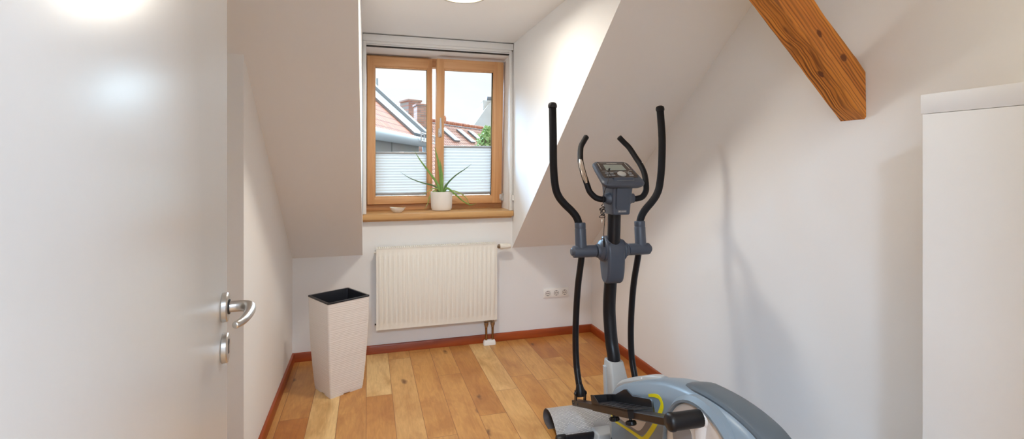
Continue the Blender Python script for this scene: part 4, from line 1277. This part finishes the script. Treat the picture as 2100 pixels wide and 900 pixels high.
# fixed handles with pulse plates
for s in (-1, 1):
    hp = catmull([(s * 0.066, -0.076, 1.188), (s * 0.092, -0.080, 1.188), (s * 0.120, -0.080, 1.197), (s * 0.143, -0.070, 1.222), (s * 0.151, -0.058, 1.252), (s * 0.158, -0.028, 1.306), (s * 0.156, 0.006, 1.348), (s * 0.149, 0.034, 1.379), (s * 0.131, 0.074, 1.433), (s * 0.110, 0.092, 1.462), (s * 0.090, 0.104, 1.487)], 7)
    v = MB(); v.tube(hp, 0.0138, 18); fh = v.build('fixed_handle', M['foam'], et)
    v = MB(); v.lathe([(0.0142, -0.006), (0.0142, 0.001), (0.010, 0.005), (0.0, 0.006)], hp[-1], (hp[-1] - hp[-3]), 18); v.build('end_cap', M['blackpl'], fh)
    # pulse plate: a shallow shell hugging the grip on the user's side
    v = MB()
    seg = hp[29:47]
    rings = []
    for i, p in enumerate(seg):
        t = (seg[min(i + 1, len(seg) - 1)] - seg[max(i - 1, 0)]).normalized()
        base_d = Vector((-0.35, -0.9, 0.0)) if s < 0 else Vector((0.9, -0.2, 0.0))
        d0 = (base_d - t * base_d.dot(t)).normalized(); d1 = t.cross(d0)
        f = min(1, i / 3, (len(seg) - 1 - i) / 3)
        w_ = 0.35 + 0.45 * f
        rings.append([p + (d0 * math.cos(a) + d1 * math.sin(a)) * 0.0147 for a in [w_ * (k / 4 - 1) for k in range(9)]] + [p + (d0 * math.cos(a) + d1 * math.sin(a)) * 0.0125 for a in [w_ * (1 - k / 4) for k in range(9)]])
    v.loft(rings); v.build('pulse_plate', M['chrome'], fh, label='chrome pulse sensor plate')
# sensor cable hanging from the console
cab = [cm @ Vector((-0.038, 0.014, 0.020)), cm @ Vector((-0.047, -0.006, 0.030)), cm @ Vector((-0.068, -0.05, 0.033))]
pts = [tuple(p) for p in cab] + [(-0.092, -0.150, 1.262), (-0.094, -0.122, 1.225), (-0.094, -0.105, 1.165)]
v = MB(); v.tube(catmull(pts, 8), 0.0016, 8)
rc = random.Random(2)
loop = [(-0.094, -0.105, 1.165)]
for k in range(16):
    loop.append((-0.096 + 0.013 * math.sin(k * 2.1), -0.104 + 0.010 * math.cos(k * 1.7), 1.160 - 0.045 * (0.5 - 0.5 * math.cos(k * 0.9)) - 0.001 * k))
loop += [(-0.084, -0.100, 1.12), (-0.082, -0.096, 1.08), (-0.084, -0.094, 1.04), (-0.083, -0.092, 1.00)]
v.tube(catmull(loop, 5), 0.0016, 8)
sc = v.build('sensor_cable', M['black'], et)
v = MB(); v.tube([(-0.083, -0.092, 1.012), (-0.082, -0.091, 1.002), (-0.080, -0.090, 0.984), (-0.080, -0.090, 0.968)], [0.003, 0.006, 0.008, 0.006], 10, flat=0.7); v.build('ear_clip', M['blackpl'], sc)
v = MB(); v.tube([cm @ Vector((-0.036, 0.018, 0.016)), cm @ Vector((-0.040, 0.008, 0.026)), cm @ Vector((-0.050, -0.010, 0.031))], [0.0042, 0.0042, 0.003], 10); v.build('plug', M['blackpl'], sc)
v = MB(); v.lathe([(0.003, 0), (0.004, 0.004), (0.004, 0.016), (0.002, 0.018)], (-0.100, -0.108, 1.098), (0, 0, -1), 10); v.build('clip', M['chrome'], sc)

# ------------------------------------------------------------------ outside: roofs seen through the window
tile = brick_like('clay_roof_tiles', rgb(232, 162, 128), rgb(216, 142, 108), rgb(176, 108, 82), 0.15, 0.19, 0.018, rough=0.85)
tile2 = brick_like('weathered_roof_tiles', rgb(242, 198, 178), rgb(228, 174, 152), rgb(160, 104, 84), 0.15, 0.19, 0.018, rough=0.85)
brick = brick_like('chimney_brick', rgb(220, 174, 154), rgb(192, 142, 124), rgb(176, 166, 156), 0.21, 0.064, 0.009, rot=(PI / 2, 0, 0), rough=0.9)
zinc = plain('zinc_sheet', rgb(174, 182, 188), 0.55, vary=0.08, bscale=2.0)
lead = plain('lead_flashing', rgb(146, 146, 148), 0.6, vary=0.1, bscale=3.0)
render_ = plain('grey_render', rgb(216, 212, 204), 0.9, vary=0.12, bscale=1.5)
clad = brick_like('grey_sheet_cladding', rgb(158, 156, 152), rgb(150, 149, 146), rgb(112, 112, 112), 1.0, 9.0, 0.012, rot=(PI / 2, 0, 0), offset=0.0)
sky_glass = plain('skylight_glass', rgb(188, 200, 210), 0.15, vary=0.05, bscale=1.0)
skylt = plain('skylight_frame', rgb(132, 136, 142), 0.45, metal=0.3)
MB().box(-40, 60, 5.5, 80, -8.2, -8.0).build('ground', plain('street_ground', rgb(60, 58, 56), 0.95, vary=0.2, bscale=0.5), kind=ST)

def thick_plane(v, pts, t):
    """slab from a planar polygon, thickened downwards along its normal"""
    P = [Vector(p) for p in pts]
    n = (P[1] - P[0]).cross(P[-1] - P[0]).normalized()
    if n.z < 0: n = -n
    A = [v.bm.verts.new(p) for p in P]; B = [v.bm.verts.new(p - n * t) for p in P]
    v.bm.faces.new(A); v.bm.faces.new(B[::-1])
    for i in range(len(P)):
        j = (i + 1) % len(P)
        v.bm.faces.new((A[i], B[i], B[j], A[j]))
    return n

def oriented(name, mat, parent, mb, origin, xdir, normal):
    """build so that object x,y lie in the surface: the procedural courses follow the slope"""
    o = mb.build(name, mat, parent, smooth=0)
    x = Vector(xdir).normalized(); z = Vector(normal).normalized(); y = z.cross(x).normalized(); x = y.cross(z).normalized()
    R = Matrix((x, y, z)).transposed().to_4x4()
    W = Matrix.Translation(Vector(origin)) @ R
    o.data.transform(W.inverted())
    pm = Matrix.Translation(parent.location).inverted() if parent else Matrix.Identity(4)
    o.matrix_local = pm @ W
    return o

class Slope:
    """local frame of a roof plane: t along the ridge, s down the slope, h off the surface"""
    def __init__(self, o, along, down_h, ang):
        a = math.radians(ang)
        self.o = Vector(o)
        self.d = Vector((along[0], along[1], 0)).normalized()
        dh = Vector((down_h[0], down_h[1], 0)).normalized()
        self.dn = (dh * math.cos(a) + Vector((0, 0, -math.sin(a)))).normalized()
        self.n = self.d.cross(self.dn)
        if self.n.z < 0: self.n = -self.n
    def p(self, t, s, h=0.0):
        return self.o + self.d * t + self.dn * s + self.n * h
    def slab(self, v, t0, t1, s0, s1, h0, h1):
        v.hexa([self.p(t0, s0, h0), self.p(t1, s0, h0), self.p(t1, s1, h0), self.p(t0, s1, h0), self.p(t0, s0, h1), self.p(t1, s0, h1), self.p(t1, s1, h1), self.p(t0, s1, h1)])
    def obj(self, v, name, mat, parent):
        return oriented(name, mat, parent, v, self.o, self.d, self.n)

# near house on the left: tiled roof, zinc verge, gutter, grey clad wall
GZ = -8.0
hs = empty('house', (-0.6, 9.6, GZ), label='neighbouring house with orange tiled roof and grey cladding behind left sash', cat='house')
S1 = Slope((1.167, 11.0, 1.973), (0.336, 0.943), (0.943, -0.336), 42)
v = MB(); S1.slab(v, -5.5, -0.90, -3.2, 0.06, -0.10, 0.0); S1.obj(v, 'roof', tile, hs)
v = MB(); S1.slab(v, -0.97, 0.05, -3.3, 0.03, -0.10, 0.05); S1.obj(v, 'verge_flashing', lead, hs)
v = MB(); S1.slab(v, 0.03, 0.34, -3.3, 0.03, -0.12, 0.11); S1.obj(v, 'verge_cap', zinc, hs)
gp0, gp1 = S1.p(-5.5, 0.16, -0.06), S1.p(-0.15, 0.16, -0.06)
v = MB(); v.tube([gp0, gp1], 0.10, 14); v.build('gutter', zinc, hs).data.transform(Matrix.Translation((0.6, -9.6, -GZ)))
v = MB()
a0, a1 = S1.p(-5.5, 0.0, -0.02), S1.p(-0.25, 0.0, -0.02)
nin = Vector((-0.943, 0.336, 0))
q0, q1 = a0 + nin * 0.02, a1 + nin * 0.02
v.prism([(q0.x, q0.y), (q1.x, q1.y), ((q1 + nin * 2.2).x, (q1 + nin * 2.2).y), ((q0 + nin * 2.2).x, (q0 + nin * 2.2).y)], 2, GZ, a0.z - 0.02)
v.build('clad_wall', clad, hs, smooth=0).data.transform(Matrix.Translation((0.6, -9.6, -GZ)))
v = MB()
g0, g1 = S1.p(-1.0, 0.25, 0.02), S1.p(0.25, 0.25, 0.02)
for zz in (0.0, 0.16):
    v.tube([g0 + Vector((0, 0, zz)), g1 + Vector((0, 0, zz))], 0.016, 8)
for k in range(6):
    q = g0.lerp(g1, k / 5); v.tube([q + Vector((0, 0, -0.02)), q + Vector((0, 0, 0.18))], 0.012, 8)
v.build('snow_guard', plain('galvanised', rgb(200, 196, 194), 0.5, metal=0.4), hs).data.transform(Matrix.Translation((0.6, -9.6, -GZ)))
v = MB(); q = S1.p(-0.12, 0.18, -0.12)
v.tube(catmull([q, q + Vector((0.0, 0.0, -0.2)), q + Vector((-0.15, 0.05, -0.45)), q + Vector((-0.15, 0.05, -1.2)), (q + Vector((-0.15, 0.05, 0))).xy.to_3d() + Vector((0, 0, GZ + .1))], 6), 0.05, 10)
v.build('downpipe', zinc, hs).data.transform(Matrix.Translation((0.6, -9.6, -GZ)))
# brick chimneys: each on its own stack
v = MB(); v.tube([(0.235, 14.0, 3.2), (0.235, 14.0, 3.70)], 0.03, 10); v.tube([(0.235, 14, GZ), (0.235, 14, 3.25)], 0.045, 10)
o = v.build('flue_pipe', zinc); tag(o, 'thin grey flue pipe above the left roof edge', 'pipe')

# long house on the right with three roof windows
h2 = empty('house', (3.6, 19.5, GZ), label='house with red tiled roof, three skylights and brick chimneys behind right sash', cat='house')
S2 = Slope((2.608, 19.0, 2.961), (0.702, 0.837), (0.837, -0.702), 38)
v = MB(); S2.slab(v, -5.0, 7.0, 0.0, 4.0, -0.2, 0.0); S2.obj(v, 'roof', tile2, h2)
def tr(o): o.data.transform(Matrix.Translation((-3.6, -19.5, -GZ))); return o
v = MB(); v.tube([S2.p(-5.0, 0, 0.02), S2.p(7.0, 0, 0.02)], 0.09, 10); tr(v.build('ridge_tiles', tile, h2))
bk = Vector((-0.837, 0.702, 0)).normalized()
S2b = Slope((2.608, 19.0, 2.961), (0.702, 0.837), (-0.837, 0.702), 38)
v = MB(); S2b.slab(v, -5.0, 7.0, 0.0, 4.0, -0.2, 0.0); S2b.obj(v, 'roof', zinc, h2)
v = MB()
cs = []
for t_ in (-4.8, 6.8):
    f_, r_, b_ = S2.p(t_, 3.7, -0.2), S2.p(t_, 0, -0.25), S2b.p(t_, 3.7, -0.2)
    cs.append([Vector((f_.x, f_.y, GZ)), f_, r_, b_, Vector((b_.x, b_.y, GZ))])
v.loft(cs)
tr(v.build('wall', render_, h2, smooth=0))
v = MB(); v.lathe([(0.07, -0.1), (0.07, 0.18), (0.05, 0.20), (0.05, 0.24), (0.0, 0.25)], S2.p(0.35, 0, 0.05), (0, 0, 1), 12); tr(v.build('ridge_finial', tile, h2))
for t0, t1 in ((-0.55, -0.15), (0.70, 1.08), (1.62, 2.0)):
    v = MB(); S2.slab(v, t0, t1, 0.44, 1.26, -0.02, 0.07)
    sw = tr(v.build('skylight', skylt, h2))
    v = MB(); S2.slab(v, t0 + 0.07, t1 - 0.06, 0.50, 1.20, 0.066, 0.08)
    tr(v.build('skylight_pane', sky_glass, sw))
v = MB()
for k in range(14):
    q = S2.p(-1.8 + k * 0.42, 0.32, 0.06); v.tube([q, q + Vector((0, 0, 0.05))], 0.02, 6)
v.tube([S2.p(-2.2, 0.32, 0.12), S2.p(4.5, 0.32, 0.12)], 0.02, 6)
tr(v.build('lightning_rail', lead, h2))

def chimney(loc, rz, w_, d_, h_):
    R = Matrix.Translation(Vector(loc) - h2.location) @ Matrix.Rotation(rz, 4, 'Z')
    v = MB(); v.box(-w_ / 2, w_ / 2, -d_ / 2, d_ / 2, h_ - 3.0, h_ - 0.06); t = v.build('chimney', brick, h2, smooth=0); t.matrix_local = R
    v = MB(); v.box(-w_ / 2 - 0.03, w_ / 2 + 0.03, -d_ / 2 - 0.03, d_ / 2 + 0.03, h_ - 0.06, h_, 0.01); v.build('chimney_cap', brick, t)
    v = MB(); v.box(-w_ / 2 - 0.04, w_ / 2 + 0.04, -d_ / 2 - 0.04, d_ / 2 + 0.04, h_ - 0.80, h_ - 0.66); v.build('flashing', lead, t)
chimney((1.235, 15.25, GZ), math.radians(25), 0.42, 0.50, 3.29 - GZ)
chimney((1.49, 14.3, GZ), math.radians(8), 0.40, 0.42, 3.06 - GZ)

# grey gable at the far right
h3 = empty('house', (8.2, 28.5, GZ), label='tall grey rendered gable wall with small chimney at the right sash edge', cat='house')
v = MB()
gp = [(4.2, 1.2), (5.548, 3.384), (6.55, 4.80), (6.95, 5.05), (9.0, 3.2), (10.2, 1.2), (10.2, GZ), (4.2, GZ)]
v.prism(gp, 1, 27.0, 31.0)
g_ = v.build('gable_wall', render_, h3, smooth=0); g_.data.transform(Matrix.Translation((-8.2, -28.5, -GZ)))
v = MB(); v.box(6.25, 7.0, 27.3, 27.9, 4.2, 4.98); v.box(6.22, 7.03, 27.27, 27.93, 4.9, 4.98); v.build('chimney_stack', render_, h3).data.transform(Matrix.Translation((-8.2, -28.5, -GZ)))
v = MB(); v.box(6.5, 6.95, 27.4, 27.8, 4.98, 5.22, 0.03); v.build('chimney_pots', skylt, h3).data.transform(Matrix.Translation((-8.2, -28.5, -GZ)))
# climbing shrub in front of that roof
sh = empty('shrub', (2.61, 11.0, GZ), label='light green shrub growing at the lower right corner of the right sash view', cat='plant')
rs_ = random.Random(9)
v = MB()
for k in range(520):
    a = rs_.random() * 2 * PI; r_ = rs_.random() ** 0.5 * 0.24 * (1 if rs_.random() < .8 else 1.4); z_ = 9.74 + rs_.random() * 0.48
    r_ *= max(0.15, 1.2 - (z_ - 9.74) / 0.48)
    c_ = Vector((r_ * math.cos(a), r_ * math.sin(a), z_))
    d1 = Vector((rs_.uniform(-1, 1), rs_.uniform(-1, 1), rs_.uniform(-.6, .6))).normalized() * 0.055
    d2_ = d1.cross(Vector((rs_.uniform(-1, 1), rs_.uniform(-1, 1), rs_.uniform(-1, 1)))).normalized() * 0.022
    v.face([c_ - d1, c_ + d2_, c_ + d1, c_ - d2_])
v.build('foliage', plain('leaf_green', rgb(176, 204, 138), 0.6, vary=0.3, bscale=6), sh, smooth=0)
v = MB()
for k in range(9):
    a = k * 0.7; v.tube(catmull([(0.02 * math.cos(a), 0.02 * math.sin(a), 0.0), (0.05 * math.cos(a), 0.05 * math.sin(a), 5.0), (0.14 * math.cos(a), 0.14 * math.sin(a), 9.95)], 5), 0.014, 6)
v.build('stem', plain('stem_brown', rgb(110, 92, 70), 0.8), sh)

# ------------------------------------------------------------------ light
wd = D.worlds.new('sky'); bpy.context.scene.world = wd; wd.use_nodes = True
nt = wd.node_tree
bg = nt.nodes['Background']
tc = N(nt, 'ShaderNodeTexCoord')
mp = N(nt, 'ShaderNodeMapping'); mp.inputs['Scale'].default_value = (1, 1, 2.4)
L(nt, tc.outputs['Generated'], mp.inputs['Vector'])
nz = N(nt, 'ShaderNodeTexNoise', Scale=3.4, Detail=6.0, Roughness=0.55)
L(nt, mp.outputs[0], nz.inputs['Vector'])
cr = N(nt, 'ShaderNodeValToRGB')
cr.color_ramp.elements[0].position = 0.38; cr.color_ramp.elements[0].color = (0.89, 0.93, 0.97, 1)
cr.color_ramp.elements[1].position = 0.62; cr.color_ramp.elements[1].color = (1.0, 0.985, 0.96, 1)
L(nt, nz.outputs['Fac'], cr.inputs['Fac'])
L(nt, cr.outputs['Color'], bg.inputs['Color'])
bg.inputs['Strength'].default_value = 1.12

def light(name, kind, loc, energy, col=(1, 1, 1), **k):
    l = D.lights.new(name, kind); l.energy = energy; l.color = col
    for a, b2 in k.items(): setattr(l, a, b2)
    o = D.objects.new(name, l); o.location = loc; COL.objects.link(o); return o
def aim(o, d): o.rotation_euler = Vector(d).to_track_quat('-Z', 'Y').to_euler()
# hazy daylight from the street side: soft suns, cool against the warm room
s1 = light('hazy_daylight', 'SUN', (0, 12, 12), 17.5, (0.44, 0.70, 1.0), angle=math.radians(38))
aim(s1, (0.434, -0.803, -0.407))
s3 = light('side_daylight', 'SUN', (3, 12, 12), 7.5, (0.60, 0.83, 1.0), angle=math.radians(40))
aim(s3, (-0.35, -0.80, -0.45))
# the dormer lamp, then two added fill lights out of view
light('dormer_lamp_light', 'AREA', (0.462, 2.475, DZ - 0.085), 13.5, (1.0, 0.94, 0.83), shape='DISK', size=0.20)
light('room_fill_light', 'AREA', (1.25, 0.45, CZ - 0.09), 2.5, (1.0, 0.84, 0.5), shape='DISK', size=0.34)  # added fill for the near end of the room, unseen
light('hall_fill_light', 'AREA', (-0.12, -0.80, CZ - 0.09), 92, (0.62, 0.79, 1.0), shape='DISK', size=0.36)  # added fill from behind the camera, through the doorway
for nm, loc, lb in (('ceiling_lamp', (-0.12, -0.80, CZ), 'added round fill lamp on the unseen hallway ceiling'), ('ceiling_lamp', (1.25, 0.45, CZ), 'added round fill lamp out of view above the cupboard'),):  # made-up fixtures for the two fill lights
    t = empty(nm, loc, label=lb, cat='lamp')
    v = MB(); v.lathe([(0.19, 0), (0.195, -0.006), (0.195, -0.06), (0.19, -0.066), (0.18, -0.066), (0.178, -0.02)], (0, 0, 0), seg=48, cap=False); v.build('lamp_housing', M['silver'], t)
    v = MB(); v.lathe([(0.178, -0.060), (0.15, -0.068), (0.0, -0.074)], (0, 0, 0), seg=48, cap=False); v.build('diffuser', M['glow'], t)

# ------------------------------------------------------------------ camera
F = 1013.0
cam = D.cameras.new('camera'); cam.sensor_width = 36.0; cam.sensor_fit = 'HORIZONTAL'
cam.lens = F / 2100 * 36.0
cam.shift_x = 0.0
cam.shift_y = -(450 - 337) / 2100.0
cam.clip_start = 0.02
co = D.objects.new('camera', cam); COL.objects.link(co)
co.location = (0, 0, 1.35)
co.rotation_euler = (PI / 2, 0, -math.radians(16.24))
sc_ = bpy.context.scene
sc_.camera = co
sc_.view_settings.view_transform = 'Standard'
sc_.view_settings.look = 'None'
sc_.view_settings.exposure = 0.0
sc_.view_settings.gamma = 1.0
sc_.view_settings.use_curve_mapping = False
sc_.cycles.use_denoising = True
sc_.cycles.max_bounces = 10
sc_.cycles.diffuse_bounces = 6
sc_.cycles.transparent_max_bounces = 12
sc_.cycles.sample_clamp_indirect = 8.0
